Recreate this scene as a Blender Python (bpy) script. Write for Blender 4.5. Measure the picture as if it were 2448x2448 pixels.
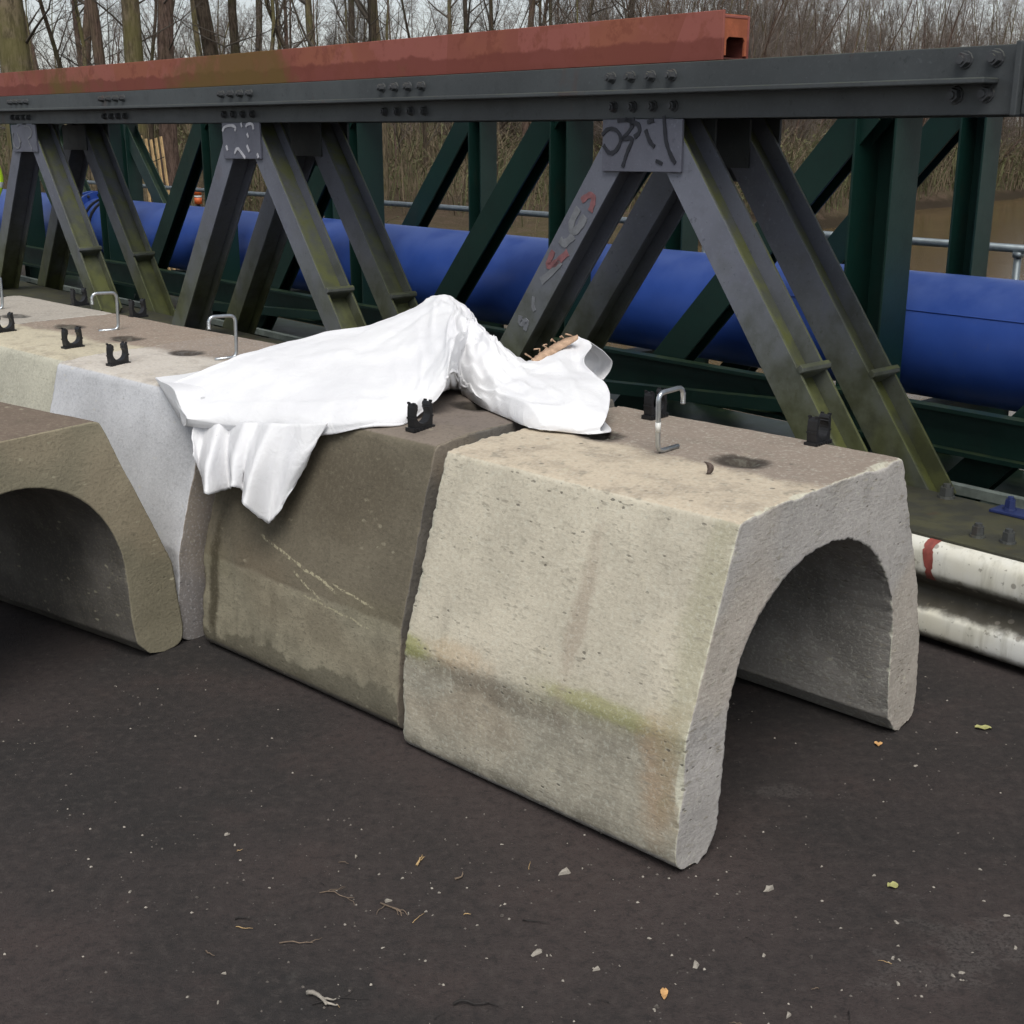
import bpy, bmesh, math, random
from math import sin, cos, pi, radians, sqrt
from mathutils import Vector, Matrix, noise

# ------------------------------------------------------------------ clear
for o in list(bpy.data.objects): bpy.data.objects.remove(o, do_unlink=True)
scene = bpy.context.scene
col = scene.collection
R = random.Random(7)

# ------------------------------------------------------------------ camera
cam_d = bpy.data.cameras.new('camera'); cam = bpy.data.objects.new('camera', cam_d); col.objects.link(cam)
cam.location = (0, 0, 1.6); cam.rotation_euler = (radians(90 - 16.7), 0, 0)
cam_d.sensor_width = 36; cam_d.lens = 44.72; cam_d.clip_start = 0.05; cam_d.clip_end = 600
scene.camera = cam

# ------------------------------------------------------------------ sky, sun, exposure
SUN_EL, SUN_AZ = radians(58), radians(180)      # azimuth clockwise from +Y: behind and left of the camera
world = bpy.data.worlds.new('World'); scene.world = world; world.use_nodes = True
wn = world.node_tree; wn.nodes.clear()
sky = wn.nodes.new('ShaderNodeTexSky'); sky.sky_type = 'NISHITA'; sky.sun_disc = False
sky.sun_elevation = SUN_EL; sky.sun_rotation = SUN_AZ
sky.air_density = 1.0; sky.dust_density = 1.0; sky.ozone_density = 1.0
hs = wn.nodes.new('ShaderNodeHueSaturation'); hs.inputs['Saturation'].default_value = 0.35
bg = wn.nodes.new('ShaderNodeBackground'); bg.inputs['Strength'].default_value = 0.122
wo = wn.nodes.new('ShaderNodeOutputWorld')
wn.links.new(sky.outputs[0], hs.inputs['Color']); wn.links.new(hs.outputs[0], bg.inputs['Color'])
wn.links.new(bg.outputs[0], wo.inputs['Surface'])
sd = bpy.data.lights.new('sun', 'SUN'); sd.energy = 2.55; sd.angle = radians(40); sd.color = (1, 0.965, 0.91)
sun = bpy.data.objects.new('sun', sd); col.objects.link(sun)
sdir = Vector((sin(SUN_AZ) * cos(SUN_EL), cos(SUN_AZ) * cos(SUN_EL), sin(SUN_EL)))
sun.rotation_euler = (-sdir).to_track_quat('-Z', 'Y').to_euler()
sun.location = (-6, -8, 14)
scene.render.engine = 'CYCLES'
scene.cycles.max_bounces = 5; scene.cycles.diffuse_bounces = 3; scene.cycles.glossy_bounces = 2; scene.cycles.transmission_bounces = 0; scene.cycles.volume_bounces = 0
scene.cycles.use_adaptive_sampling = True; scene.cycles.adaptive_threshold = .04; scene.cycles.caustics_reflective = False; scene.cycles.caustics_refractive = False
scene.view_settings.view_transform = 'Standard'; scene.view_settings.look = 'None'
scene.view_settings.exposure = 0.02; scene.view_settings.gamma = 1.0; scene.view_settings.use_curve_mapping = False

# ------------------------------------------------------------------ helpers
def tag(o, label=None, cat=None, group=None, kind=None):
    if label: o['label'] = label
    if cat: o['category'] = cat
    if group: o['group'] = group
    if kind: o['kind'] = kind
    return o

def wl(o):
    v = Vector((0, 0, 0))
    while o is not None:
        v += o.location; o = o.parent
    return v

def empty(name, loc=(0, 0, 0), rz=0.0):
    o = bpy.data.objects.new(name, None); o.location = loc; o.rotation_euler = (0, 0, rz)
    o.empty_display_size = 0.1; col.objects.link(o); return o

class MB:
    """collects shapes; build() links them as one mesh object"""
    def __init__(s): s.v = []; s.f = []; s.sm = []; s.mi = []
    def add(s, vs, fs, smooth=False, mi=0):
        b = len(s.v); s.v += [tuple(p) for p in vs]
        for f in fs: s.f.append(tuple(i + b for i in f)); s.sm.append(smooth); s.mi.append(mi)
    def box(s, lo, hi):
        (a, b, c), (d, e, f) = lo, hi
        s.add([(a,b,c),(d,b,c),(d,e,c),(a,e,c),(a,b,f),(d,b,f),(d,e,f),(a,e,f)],
              [(0,3,2,1),(4,5,6,7),(0,1,5,4),(1,2,6,5),(2,3,7,6),(3,0,4,7)])
    def obox(s, c, ax, ay, az):
        c, ax, ay, az = Vector(c), Vector(ax), Vector(ay), Vector(az)
        vs = [c + ax*i + ay*j + az*k for k in (-1,1) for (i,j) in ((-1,-1),(1,-1),(1,1),(-1,1))]
        fs = [(0,3,2,1),(4,5,6,7),(0,1,5,4),(1,2,6,5),(2,3,7,6),(3,0,4,7)]
        if ax.cross(ay).dot(az) < 0: fs = [f[::-1] for f in fs]
        s.add(vs, fs)
    def prism(s, poly, off):
        off = Vector(off); n = len(poly); vs = [Vector(p) for p in poly]; vs += [p + off for p in vs]
        s.add(vs, [tuple(range(n))[::-1], tuple(range(n, 2*n))] + [(i, (i+1) % n, n + (i+1) % n, n + i) for i in range(n)])
    def tube(s, pts, rad, n=6, cap=True, smooth=True):
        pts = [Vector(p) for p in pts]
        if not isinstance(rad, (list, tuple)): rad = [rad] * len(pts)
        vs = []; fs = []; prev = None
        for i, p in enumerate(pts):
            t = (pts[min(i+1, len(pts)-1)] - pts[max(i-1, 0)])
            if t.length < 1e-9: t = Vector((0, 0, 1))
            t.normalize()
            if prev is None:
                a = t.orthogonal().normalized()
            else:
                a = prev - t * prev.dot(t)
                a = a.normalized() if a.length > 1e-6 else t.orthogonal().normalized()
            prev = a; b = t.cross(a)
            for k in range(n):
                g = 2*pi*k/n; vs.append(p + (a*cos(g) + b*sin(g)) * rad[i])
        for i in range(len(pts)-1):
            for k in range(n):
                fs.append((i*n+k, i*n+(k+1) % n, (i+1)*n+(k+1) % n, (i+1)*n+k))
        s.add(vs, fs, smooth)
        if cap:
            b = len(s.v) - len(vs)
            s.f.append(tuple(b + k for k in range(n))[::-1]); s.sm.append(False); s.mi.append(0)
            s.f.append(tuple(b + (len(pts)-1)*n + k for k in range(n))); s.sm.append(False); s.mi.append(0)
    def mesh(s, name, mats):
        me = bpy.data.meshes.new(name); me.from_pydata(s.v, [], s.f)
        if not isinstance(mats, (list, tuple)): mats = [mats]
        for m in mats: me.materials.append(m)
        me.polygons.foreach_set('use_smooth', s.sm); me.polygons.foreach_set('material_index', s.mi)
        me.update(); return me
    def build(s, name, mats, parent=None, rel=True, bevel=0):
        me = s.mesh(name, mats)
        o = bpy.data.objects.new(name, me); col.objects.link(o)
        if parent is not None:
            o.parent = parent
            if rel: me.transform(Matrix.Translation(-wl(parent)))
        if bevel:
            m = o.modifiers.new('bevel', 'BEVEL'); m.width = bevel; m.segments = 2; m.limit_method = 'ANGLE'
        return o

def fix_normals(me):
    b = bmesh.new(); b.from_mesh(me); bmesh.ops.recalc_face_normals(b, faces=b.faces[:]); b.to_mesh(me); b.free()

def link_copy(src, parent=None):
    c = src.copy(); col.objects.link(c); c.parent = parent
    for ch in src.children: link_copy(ch, c)
    return c

# bridge frame: u runs along the bridges (towards the right and the camera), v away from the camera
PSI = radians(-49.2)
U = Vector((cos(PSI), sin(PSI), 0)); V = Vector((-sin(PSI), cos(PSI), 0)); Z = Vector((0, 0, 1))
def W(u, v, z): return U*u + V*v + Z*z

# ------------------------------------------------------------------ materials
class NT:
    def __init__(s, name):
        s.m = bpy.data.materials.new(name); s.m.use_nodes = True; s.t = s.m.node_tree; s.t.nodes.clear()
        s.out = s.t.nodes.new('ShaderNodeOutputMaterial'); s.b = s.t.nodes.new('ShaderNodeBsdfPrincipled')
        s.t.links.new(s.b.outputs[0], s.out.inputs['Surface'])
        s.co = s.t.nodes.new('ShaderNodeTexCoord')
    def put(s, sock, val):
        if isinstance(val, bpy.types.NodeSocket): s.t.links.new(val, sock)
        elif val is not None:
            if isinstance(val, (tuple, list)) and len(val) == 3 and sock.type == 'RGBA': val = (*val, 1)
            sock.default_value = val
    def noise(s, scale, detail=4, rough=.55, vec=None, dist=0):
        n = s.t.nodes.new('ShaderNodeTexNoise'); s.put(n.inputs['Scale'], scale); n.inputs['Detail'].default_value = detail
        n.inputs['Roughness'].default_value = rough; n.inputs['Distortion'].default_value = dist
        s.t.links.new(vec or s.co.outputs['Object'], n.inputs['Vector']); return n.outputs['Fac']
    def voro(s, scale, vec=None, feature='F1'):
        n = s.t.nodes.new('ShaderNodeTexVoronoi'); n.feature = feature; n.inputs['Scale'].default_value = scale
        s.t.links.new(vec or s.co.outputs['Object'], n.inputs['Vector']); return n
    def scaled(s, x, y, z, loc=(0, 0, 0)):
        n = s.t.nodes.new('ShaderNodeMapping'); n.inputs['Scale'].default_value = (x, y, z); n.inputs['Location'].default_value = loc
        s.t.links.new(s.co.outputs['Object'], n.inputs['Vector']); return n.outputs[0]
    def ramp(s, f, a, b):                      # smooth step a..b -> 0..1
        n = s.t.nodes.new('ShaderNodeMapRange'); n.interpolation_type = 'SMOOTHSTEP'
        s.put(n.inputs['Value'], f); n.inputs['From Min'].default_value = a; n.inputs['From Max'].default_value = b
        return n.outputs[0]
    def math(s, op, a, b=None):
        n = s.t.nodes.new('ShaderNodeMath'); n.operation = op; s.put(n.inputs[0], a); s.put(n.inputs[1], b); return n.outputs[0]
    def mul(s, a, b): return s.math('MULTIPLY', a, b)
    def mix(s, f, a, b, mode='MIX'):
        n = s.t.nodes.new('ShaderNodeMix'); n.data_type = 'RGBA'; n.blend_type = mode
        s.put(n.inputs[0], f); s.put(n.inputs[6], a); s.put(n.inputs[7], b); return n.outputs[2]
    def sep(s, v):
        n = s.t.nodes.new('ShaderNodeSeparateXYZ'); s.t.links.new(v, n.inputs[0]); return n.outputs
    def bump(s, h, dist, strength=1.0, prev=None):
        n = s.t.nodes.new('ShaderNodeBump'); s.put(n.inputs['Height'], h); n.inputs['Distance'].default_value = dist
        n.inputs['Strength'].default_value = strength
        if prev is not None: s.t.links.new(prev, n.inputs['Normal'])
        return n.outputs[0]
    def done(s, color, rough=.7, metal=0.0, normal=None, spec=None):
        s.put(s.b.inputs['Base Color'], color); s.put(s.b.inputs['Roughness'], rough); s.put(s.b.inputs['Metallic'], metal)
        if normal is not None: s.t.links.new(normal, s.b.inputs['Normal'])
        if spec is not None: s.b.inputs['Specular IOR Level'].default_value = spec
        return s.m

def C(r, g, b):                                # sRGB 0..255 -> linear
    f = lambda c: (c/255/12.92) if c <= 10 else ((c/255+.055)/1.055)**2.4
    return (f(r), f(g), f(b))
def sc(c, k): return tuple(x*k for x in c)

def concrete(name, front, low, top, top_light, end, algae=.3, streak=.4, seed=0.0, top_edge=.42, pits=1.0, wetfoot=0.0, specks=.3, half=.555, holes=((.23, .555), (.69, .555)), inside=None, flk=.25, blobs=(), scratches=(), kz_l=0.0):
    n = NT(name); co = n.sep(n.co.outputs['Object']); x, y, z = co[0], co[1], co[2]
    nr = n.sep(n.co.outputs['Normal']); nx, ny, nz = nr[0], nr[1], nr[2]
    sh = n.scaled(1, 1, 1, (seed, seed*1.7, seed*.6))
    big = n.noise(2.6, 3, .6, sh); mid = n.noise(11, 4, .65, sh); fine = n.noise(95, 2, .7, sh)
    st = n.noise(1.0, 3, .6, n.scaled(16, 16, 1.6, (seed, seed, seed)))
    c = n.mix(n.ramp(big, .35, .68), sc(front, .86), sc(front, 1.1))
    # lower part under the kink, with a wavering edge
    zz = n.math('ADD', z, n.mul(n.math('SUBTRACT', mid, .5), .035)); zz = n.math('ADD', zz, n.mul(x, kz_l/.93)); zz = n.math('ADD', zz, kz_l*.5)
    c = n.mix(n.ramp(zz, .318, .300), c, n.mix(n.ramp(mid, .35, .65), sc(low, .82), sc(low, 1.12)))
    # rain streaks with shapes of their own
    c = n.mix(n.mul(n.ramp(st, .52, .72), streak), c, sc(front, .55))
    # algae and rust along the kink
    band = n.mul(n.ramp(zz, .24, .295), n.ramp(zz, .39, .31))
    alg = n.noise(2.3, 1, .5, n.scaled(1, 1, 1, (seed+4, 0, 0)))
    c = n.mix(n.mul(n.mul(band, n.ramp(alg, .42, .58)), algae), c, C(146, 144, 84))
    c = n.mix(n.mul(n.mul(n.ramp(zz, .05, .2), n.mul(n.ramp(zz, .45, .3), n.ramp(alg, .46, .34))), algae), c, C(172, 136, 100))
    for bx, bz, rx, rz, bc, bk in blobs:
        ex = n.mul(n.math('SUBTRACT', x, bx), 1/rx); ez = n.mul(n.math('SUBTRACT', z, bz), 1/rz)
        rr_ = n.math('SQRT', n.math('ADD', n.mul(ex, ex), n.mul(ez, ez))); rr_ = n.math('ADD', rr_, n.mul(n.math('SUBTRACT', mid, .5), 1.3))
        c = n.mix(n.mul(n.ramp(rr_, 1.05, .35), bk), c, bc)
    for x0, x1, z0, z1, wd in scratches:
        ln = n.math('SUBTRACT', n.math('SUBTRACT', z, n.mul(n.math('SUBTRACT', x, x0), (z1-z0)/(x1-x0))), z0)
        ln = n.math('ABSOLUTE', n.math('ADD', ln, n.mul(n.math('SUBTRACT', mid, .5), .03)))
        mk_ = n.mul(n.mul(n.ramp(ln, wd, wd*.4), n.mul(n.ramp(x, x0-.01, x0+.02), n.ramp(x, x1+.01, x1-.02))), n.ramp(fine, .42, .55))
        c = n.mix(n.mul(mk_, .8), c, C(190, 182, 152))
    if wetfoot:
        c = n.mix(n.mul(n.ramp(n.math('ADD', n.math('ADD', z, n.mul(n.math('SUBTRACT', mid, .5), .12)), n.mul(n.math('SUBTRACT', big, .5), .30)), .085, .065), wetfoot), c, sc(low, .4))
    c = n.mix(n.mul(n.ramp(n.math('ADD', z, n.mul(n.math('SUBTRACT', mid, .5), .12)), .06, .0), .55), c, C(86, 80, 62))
    # ends of the casting and the inside of the arch
    ce = n.mix(n.ramp(big, .3, .7), sc(end, .84), sc(end, 1.08))
    ce = n.mix(n.mul(n.ramp(mid, .55, .72), .45), ce, sc(end, .66))
    ce = n.mix(n.mul(n.ramp(alg, .5, .35), .3), ce, C(186, 168, 142))
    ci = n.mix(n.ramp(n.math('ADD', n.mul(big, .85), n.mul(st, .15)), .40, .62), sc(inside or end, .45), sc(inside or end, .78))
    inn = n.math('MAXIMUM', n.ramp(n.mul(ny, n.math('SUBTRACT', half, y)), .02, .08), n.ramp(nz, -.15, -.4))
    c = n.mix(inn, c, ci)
    c = n.mix(n.ramp(n.math('ABSOLUTE', nx), .6, .85), c, ce)
    # top: weathered brown, pale dry strip towards one edge, damp round the holes
    ye = n.math('ADD', y, n.mul(n.math('SUBTRACT', big, .5), .36))
    ct = n.mix(n.ramp(ye, top_edge-.03, top_edge+.05), top_light, top)
    ct = n.mix(n.mul(n.ramp(mid, .45, .7), .4), ct, sc(top, .72))
    for hx, hy in holes:
        dx = n.math('ADD', x, hx); dy = n.math('SUBTRACT', y, hy)
        r = n.math('SQRT', n.math('ADD', n.mul(n.mul(dx, dx), .55), n.mul(dy, dy)))
        r = n.math('ADD', r, n.mul(n.math('SUBTRACT', mid, .5), .06))
        hm = n.ramp(r, .072, .036) if hx == holes[0][0] else n.math('MAXIMUM', hm, n.ramp(r, .072, .036))
    c = n.mix(n.ramp(nz, .7, .9), c, ct)
    c = n.mix(n.mul(n.mul(hm, n.ramp(z, .70, .73)), .85), c, sc(top, .2))
    edge_ = n.mul(n.ramp(n.math('ABSOLUTE', nx), .12, .3), n.ramp(n.math('ABSOLUTE', nx), .85, .6))
    c = n.mix(n.mul(n.mul(edge_, n.ramp(mid, .38, .56)), .6), c, tuple(min(.62, 1.22*v_) for v_ in front))
    # speckle, air holes
    c = n.mix(n.mul(n.ramp(fine, .5, .75), .4), c, sc(front, .5))
    c = n.mix(n.mul(n.ramp(fine, .5, .3), .3), c, tuple(min(.65, 1.35*v_) for v_ in front))
    vo2 = n.voro(46, n.scaled(.7, .7, 1.5, (seed, 5, 2))); vc = n.sep(vo2.outputs['Color'])
    pit = n.mul(n.ramp(n.math('ADD', vo2.outputs['Distance'], n.mul(n.math('SUBTRACT', fine, .5), .5)), .24, .10), n.ramp(vc[1], .52, .6))
    pit = n.mul(n.mul(pit, n.ramp(mid, .40, .55)), n.math('MAXIMUM', n.ramp(alg, .36, .60), n.mul(n.ramp(zz, .33, .28), .9)))
    c = n.mix(n.mul(pit, .8*pits), c, sc(front, .25))
    lich = n.mul(n.ramp(n.math('ADD', vo2.outputs['Distance'], n.mul(n.math('SUBTRACT', fine, .5), .6)), .4, .2), n.ramp(vc[2], .86, .9))
    c = n.mix(n.mul(n.mul(lich, n.ramp(mid, .45, .6)), specks), c, C(205, 198, 170))
    flake = n.noise(1, 2, .6, n.scaled(30, 30, 110, (seed, 0, 0)))
    c = n.mix(n.mul(n.mul(n.ramp(flake, .58, .68), n.ramp(mid, .36, .6)), min(.8, flk*1.3)), c, sc(front, .5))
    c = n.mix(n.mul(n.mul(hm, n.ramp(z, .70, .73)), .8), c, sc(top, .16))
    h = n.math('SUBTRACT', n.math('ADD', n.mul(fine, .7), n.mul(flake, flk)), n.mul(pit, .6*pits))
    return n.done(c, .88, 0, n.bump(h, .0028, .8), .25)

def steel(name, base, moss=.6, rust=.15, seed=0.0, rough=.5, mossc=C(86, 86, 34), low_moss=1.0, dirt=.3):
    n = NT(name); co = n.sep(n.co.outputs['Object']); nr = n.sep(n.co.outputs['Normal'])
    sh = n.scaled(1, 1, 1, (seed, seed, seed)); big = n.noise(1.6, 3, .6, sh); mid = n.noise(9, 4, .62, sh); fine = n.noise(70, 2, .6, sh)
    c = n.mix(n.ramp(big, .3, .7), sc(base, .82), sc(base, 1.16))
    c = n.mix(n.mul(n.ramp(mid, .5, .75), dirt), c, sc(base, .5))
    c = n.mix(n.mul(n.ramp(fine, .55, .7), .15), c, sc(base, 1.7))
    wv = n.noise(34, 3, .7, sh); c = n.mix(n.mul(n.ramp(wv, .64, .68), .5), c, sc(base, .45)); c = n.mix(n.mul(n.ramp(wv, .33, .29), .5), c, sc(base, 1.6))
    rv = n.noise(5, 3, .7, n.scaled(1, 1, .5, (seed+5, 0, 0)))
    c = n.mix(n.mul(n.ramp(rv, .62, .7), rust), c, C(92, 52, 38))
    if moss:
        up = n.ramp(nr[2], .1, .5); m1 = n.ramp(n.math('ADD', mid, n.mul(big, .6)), .45, 1.1)
        c = n.mix(n.mul(n.mul(up, n.math('ADD', n.mul(m1, .75), .25)), moss), c, n.mix(n.ramp(mid, .4, .6), sc(mossc, .55), sc(mossc, 1.1)))
        lowm = n.mul(n.ramp(n.math('ADD', co[2], n.mul(n.math('SUBTRACT', mid, .5), .8)), 1.25, .45), n.ramp(n.noise(2.2, 3, .6, n.scaled(1, 1, .5, (seed, 2, 1))), .22, .52))
        c = n.mix(n.mul(lowm, min(.9, .6*moss*low_moss)), c, n.mix(n.ramp(mid, .35, .65), sc(mossc, .55), sc(mossc, 1.0)))
    return n.done(c, n.math('ADD', n.mul(mid, .25), rough-.1), 0, n.bump(n.math('ADD', n.mul(mid, .5), n.mul(fine, .25)), .003, .5))

def plain(name, c, rough=.6, metal=0., var=.15, scale=12, bump=.001, spec=None):
    n = NT(name); a = n.noise(scale, 3, .6); f = n.noise(scale*7, 1, .6)
    k = n.mix(n.ramp(a, .3, .7), sc(c, 1-var), sc(c, 1+var)); k = n.mix(n.mul(n.ramp(f, .5, .75), var), k, sc(c, .6))
    return n.done(k, rough, metal, n.bump(f, bump, .5) if bump else None, spec)

M = {}
M['b1'] = concrete('concrete_beige', C(198, 190, 171), C(166, 160, 144), C(146, 133, 121), C(198, 184, 162), C(178, 173, 168), .15, .22, 1.3, .50, 1.0, holes=((.264, .58), (.712, .56)), inside=C(172, 168, 162), flk=.5, kz_l=-.045, blobs=((-.90, .292, .10, .035, C(144, 148, 80), .65), (-.24, .328, .26, .028, C(146, 146, 92), .6), (-.06, .23, .08, .2, C(174, 146, 116), .6), (-.62, .262, .3, .045, C(100, 90, 76), .5), (-.73, .31, .16, .05, C(186, 158, 124), .4), (-.37, .52, .035, .26, C(156, 138, 122), .4), (-.02, .5, .09, .45, C(150, 148, 118), .45)))  # low colour darkened for algae and for painted-in shade on the upright lower face
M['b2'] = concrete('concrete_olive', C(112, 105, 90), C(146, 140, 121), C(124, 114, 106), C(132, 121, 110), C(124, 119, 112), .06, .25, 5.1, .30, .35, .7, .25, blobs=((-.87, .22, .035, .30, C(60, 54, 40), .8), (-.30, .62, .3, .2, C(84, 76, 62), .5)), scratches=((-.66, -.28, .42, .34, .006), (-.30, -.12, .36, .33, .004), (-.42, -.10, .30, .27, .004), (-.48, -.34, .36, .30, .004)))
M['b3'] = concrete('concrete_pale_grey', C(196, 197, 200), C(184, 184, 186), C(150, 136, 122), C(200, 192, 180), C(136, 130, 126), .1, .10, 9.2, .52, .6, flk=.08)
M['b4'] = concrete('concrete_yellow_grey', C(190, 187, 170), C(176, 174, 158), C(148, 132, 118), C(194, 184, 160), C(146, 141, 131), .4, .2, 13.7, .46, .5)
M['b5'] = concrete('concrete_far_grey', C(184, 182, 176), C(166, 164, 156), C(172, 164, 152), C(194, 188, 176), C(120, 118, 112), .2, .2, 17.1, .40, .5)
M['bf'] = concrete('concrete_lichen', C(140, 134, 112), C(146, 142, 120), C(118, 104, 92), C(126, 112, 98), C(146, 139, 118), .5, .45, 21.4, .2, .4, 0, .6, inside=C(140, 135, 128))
M['chord'] = steel('steel_chord_paint', C(68, 72, 74), .35, .22, 1.0, .5, C(80, 84, 50), .0)
M['diag'] = steel('steel_diagonal_paint', C(106, 109, 120), .95, .1, 3.0, .5, C(86, 90, 44), 1.7)
M['gusset'] = steel('steel_gusset_paint', C(98, 100, 112), .1, .12, 6.0, .45, C(92, 96, 30), 0)
M['sole'] = steel('steel_sole_plate', C(54, 54, 50), .35, .35, 8.0, .65, C(88, 86, 50))
M['green'] = steel('green_bridge_paint', C(14, 44, 38), .4, .05, 11.0, .42, C(70, 78, 40), .35)
M['bolt'] = steel('bolt_steel', C(66, 68, 71), .2, .3, 14.0, .55)
M['blue_bolt'] = plain('blue_bolt_paint', C(40, 52, 98), .5)
M['rust_cap'] = plain('orange_rust_cap', C(166, 92, 62), .85, 0, .2, 20)
M['rust_in'] = plain('dark_rust_inside', C(80, 42, 34), .9, 0, .3)
M['galv'] = plain('galvanised_tube', C(150, 160, 164), .45, .55, .12, 20)
M['zinc'] = plain('bright_zinc_bar', C(190, 195, 198), .28, .9, .1, 40, .0005)
M['black_pl'] = plain('black_plastic', C(26, 26, 28), .5, 0, .2, 30, .0006)
M['strip'] = plain('white_edge_strip', C(205, 208, 205), .5, 0, .1)
M['strip2'] = plain('grey_edge_strip', C(132, 140, 130), .6, 0, .2)
M['white_spray'] = plain('white_spray_paint', C(190, 190, 196), .6, 0, .1, 30, 0)
M['faded_spray'] = plain('faded_white_spray', C(118, 120, 124), .6, 0, .15, 30, 0)
M['black_spray'] = plain('black_spray_paint', C(34, 36, 44), .6, 0, .2, 30, 0)
M['red_faded'] = plain('faded_red_spray', C(132, 88, 90), .6, 0, .2, 30, 0)
M['red_spray'] = plain('red_spray_paint', C(146, 76, 68), .6, 0, .2, 30, 0)
M['lime'] = plain('lime_high_visibility_cloth', C(190, 230, 40), .7)
M['reflect'] = plain('reflective_tape', C(190, 195, 195), .4)
M['trouser'] = plain('navy_work_trousers', C(36, 40, 56), .8)
M['skin'] = plain('skin', C(190, 140, 115), .55)
M['helmet'] = plain('white_helmet', C(220, 220, 215), .35)
M['orange'] = plain('orange_marker_paint', C(205, 98, 45), .5)
M['slat'] = plain('pale_split_wood', C(196, 164, 116), .8, 0, .2, 14)
M['chip'] = plain('pale_stone', C(160, 153, 142), .85, 0, .25, 60)
M['chip_dark'] = plain('grey_stone', C(98, 92, 86), .85, 0, .3, 60)
M['twig'] = plain('dry_twig', C(120, 104, 88), .85, 0, .3, 40)
M['dark_twig'] = plain('dark_twig', C(42, 38, 36), .8, 0, .3, 40)
M['leaf_y'] = plain('yellow_green_leaf', C(170, 168, 110), .7, 0, .15, 40)
M['leaf_o'] = plain('peach_wood_chip', C(205, 160, 105), .75, 0, .15, 40)
M['dark_leaf'] = plain('grey_brown_leaf', C(92, 80, 74), .8, 0, .3, 60)
M['felt'] = plain('brown_felt', C(186, 156, 130), .95, 0, .2, 60, .004)

def m_cloth():
    n = NT('white_sheet'); a = n.noise(4, 5, .6); f = n.noise(160, 3, .6); cr = n.noise(13, 5, .65, None, .8)
    c = n.mix(n.ramp(a, .35, .7), (.76, .76, .775), (.83, .83, .835))
    sm = n.noise(9, 6, .75, n.scaled(1, 1, 1.4, (3, 1, 7)))
    c = n.mix(n.mul(n.ramp(sm, .67, .74), .5), c, C(138, 134, 138))
    return n.done(c, .62, 0, n.bump(n.math('ADD', n.mul(n.ramp(n.math('ABSOLUTE', n.math('SUBTRACT', cr, .5)), .0, .10), .9), n.mul(f, .06)), .003, .22), .3)
M['cloth'] = m_cloth()

def m_asphalt():
    n = NT('asphalt'); big = n.noise(.55, 3, .6); mid = n.noise(3.2, 5, .65); fine = n.noise(120, 2, .7); agg = n.noise(420, 1, .7)
    c = n.mix(n.ramp(big, .38, .62), (.030, .0265, .0255), (.057, .043, .040))
    c = n.mix(n.mul(n.ramp(mid, .5, .68), .5), c, (.060, .043, .039))
    c = n.mix(n.mul(n.ramp(n.noise(1.3, 6, .7, n.scaled(1, 1, 1, (8, 3, 0))), .52, .68), .5), c, (.022, .021, .020))
    dust = n.noise(5, 5, .75, n.scaled(1, 1, 1, (2, 9, 0)))
    c = n.mix(n.mul(n.ramp(dust, .62, .76), .35), c, (.12, .115, .105))
    c = n.mix(n.mul(n.ramp(agg, .5, .8), .4), c, (.085, .078, .072)); c = n.mix(n.mul(n.ramp(fine, .5, .3), .5), c, (.022, .02, .02))
    ax = n.sep(n.co.outputs['Object'])
    for bx, by, rx, ry, bk in ((.92, 2.25, .20, .14, .16), (.70, 2.88, .08, .05, .14)):
        ex = n.mul(n.math('SUBTRACT', ax[0], bx), 1/rx); ey = n.mul(n.math('SUBTRACT', ax[1], by), 1/ry)
        rd = n.math('ADD', n.math('SQRT', n.math('ADD', n.mul(ex, ex), n.mul(ey, ey))), n.mul(n.math('SUBTRACT', dust, .5), 6.0))
        c = n.mix(n.mul(n.mul(n.ramp(rd, 1.0, .35), n.ramp(fine, .35, .6)), bk), c, (.20, .19, .175))
    gr = n.noise(34, 3, .75); c = n.mix(n.mul(n.ramp(gr, .5, .68), .35), c, (.078, .066, .060)); c = n.mix(n.mul(n.ramp(gr, .48, .34), .45), c, (.018, .017, .017))
    vo = n.voro(75); sp = n.mul(n.ramp(vo.outputs['Distance'], .2, .1), n.ramp(n.sep(vo.outputs['Color'])[0], .965, .975))
    c = n.mix(n.mul(sp, .6), c, (.18, .17, .155))
    return n.done(c, .85, 0, n.bump(n.math('ADD', n.mul(fine, .7), n.mul(agg, .5)), .006, .8), .3)
M['asphalt'] = m_asphalt()

def m_red():
    n = NT('red_primer'); co = n.sep(n.co.outputs['Object'])
    bl = n.voro(2.1, n.scaled(1, 1, .6)); k = n.sep(bl.outputs['Color'])[0]
    mid = n.noise(5, 6, .65); fine = n.noise(60, 4, .6)
    c = n.mix(n.ramp(n.noise(1.8, 3, .5), .4, .6), C(140, 82, 70), C(150, 92, 72))
    c = n.mix(n.mul(n.ramp(n.math('ADD', mid, n.mul(k, .3)), .62, .7), .6), c, C(158, 96, 88))
    c = n.mix(n.mul(n.ramp(n.noise(7, 6, .7), .52, .62), .5), c, C(118, 64, 52))
    zz = n.math('ADD', co[2], n.mul(n.math('SUBTRACT', n.noise(6, 5, .6), .5), .09))
    c = n.mix(n.mul(n.ramp(zz, .075, .06), .75), c, C(114, 60, 52))
    al = n.noise(.55, 3, .5, n.scaled(1, 1, 1, (6.2, 0, 0)))
    c = n.mix(n.mul(n.ramp(n.math('ADD', al, n.mul(mid, .25)), .66, .76), .75), c, C(98, 86, 38))
    return n.done(c, .8, 0, n.bump(n.math('ADD', mid, n.mul(fine, .3)), .003, .5), .3)
M['red'] = m_red()

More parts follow.
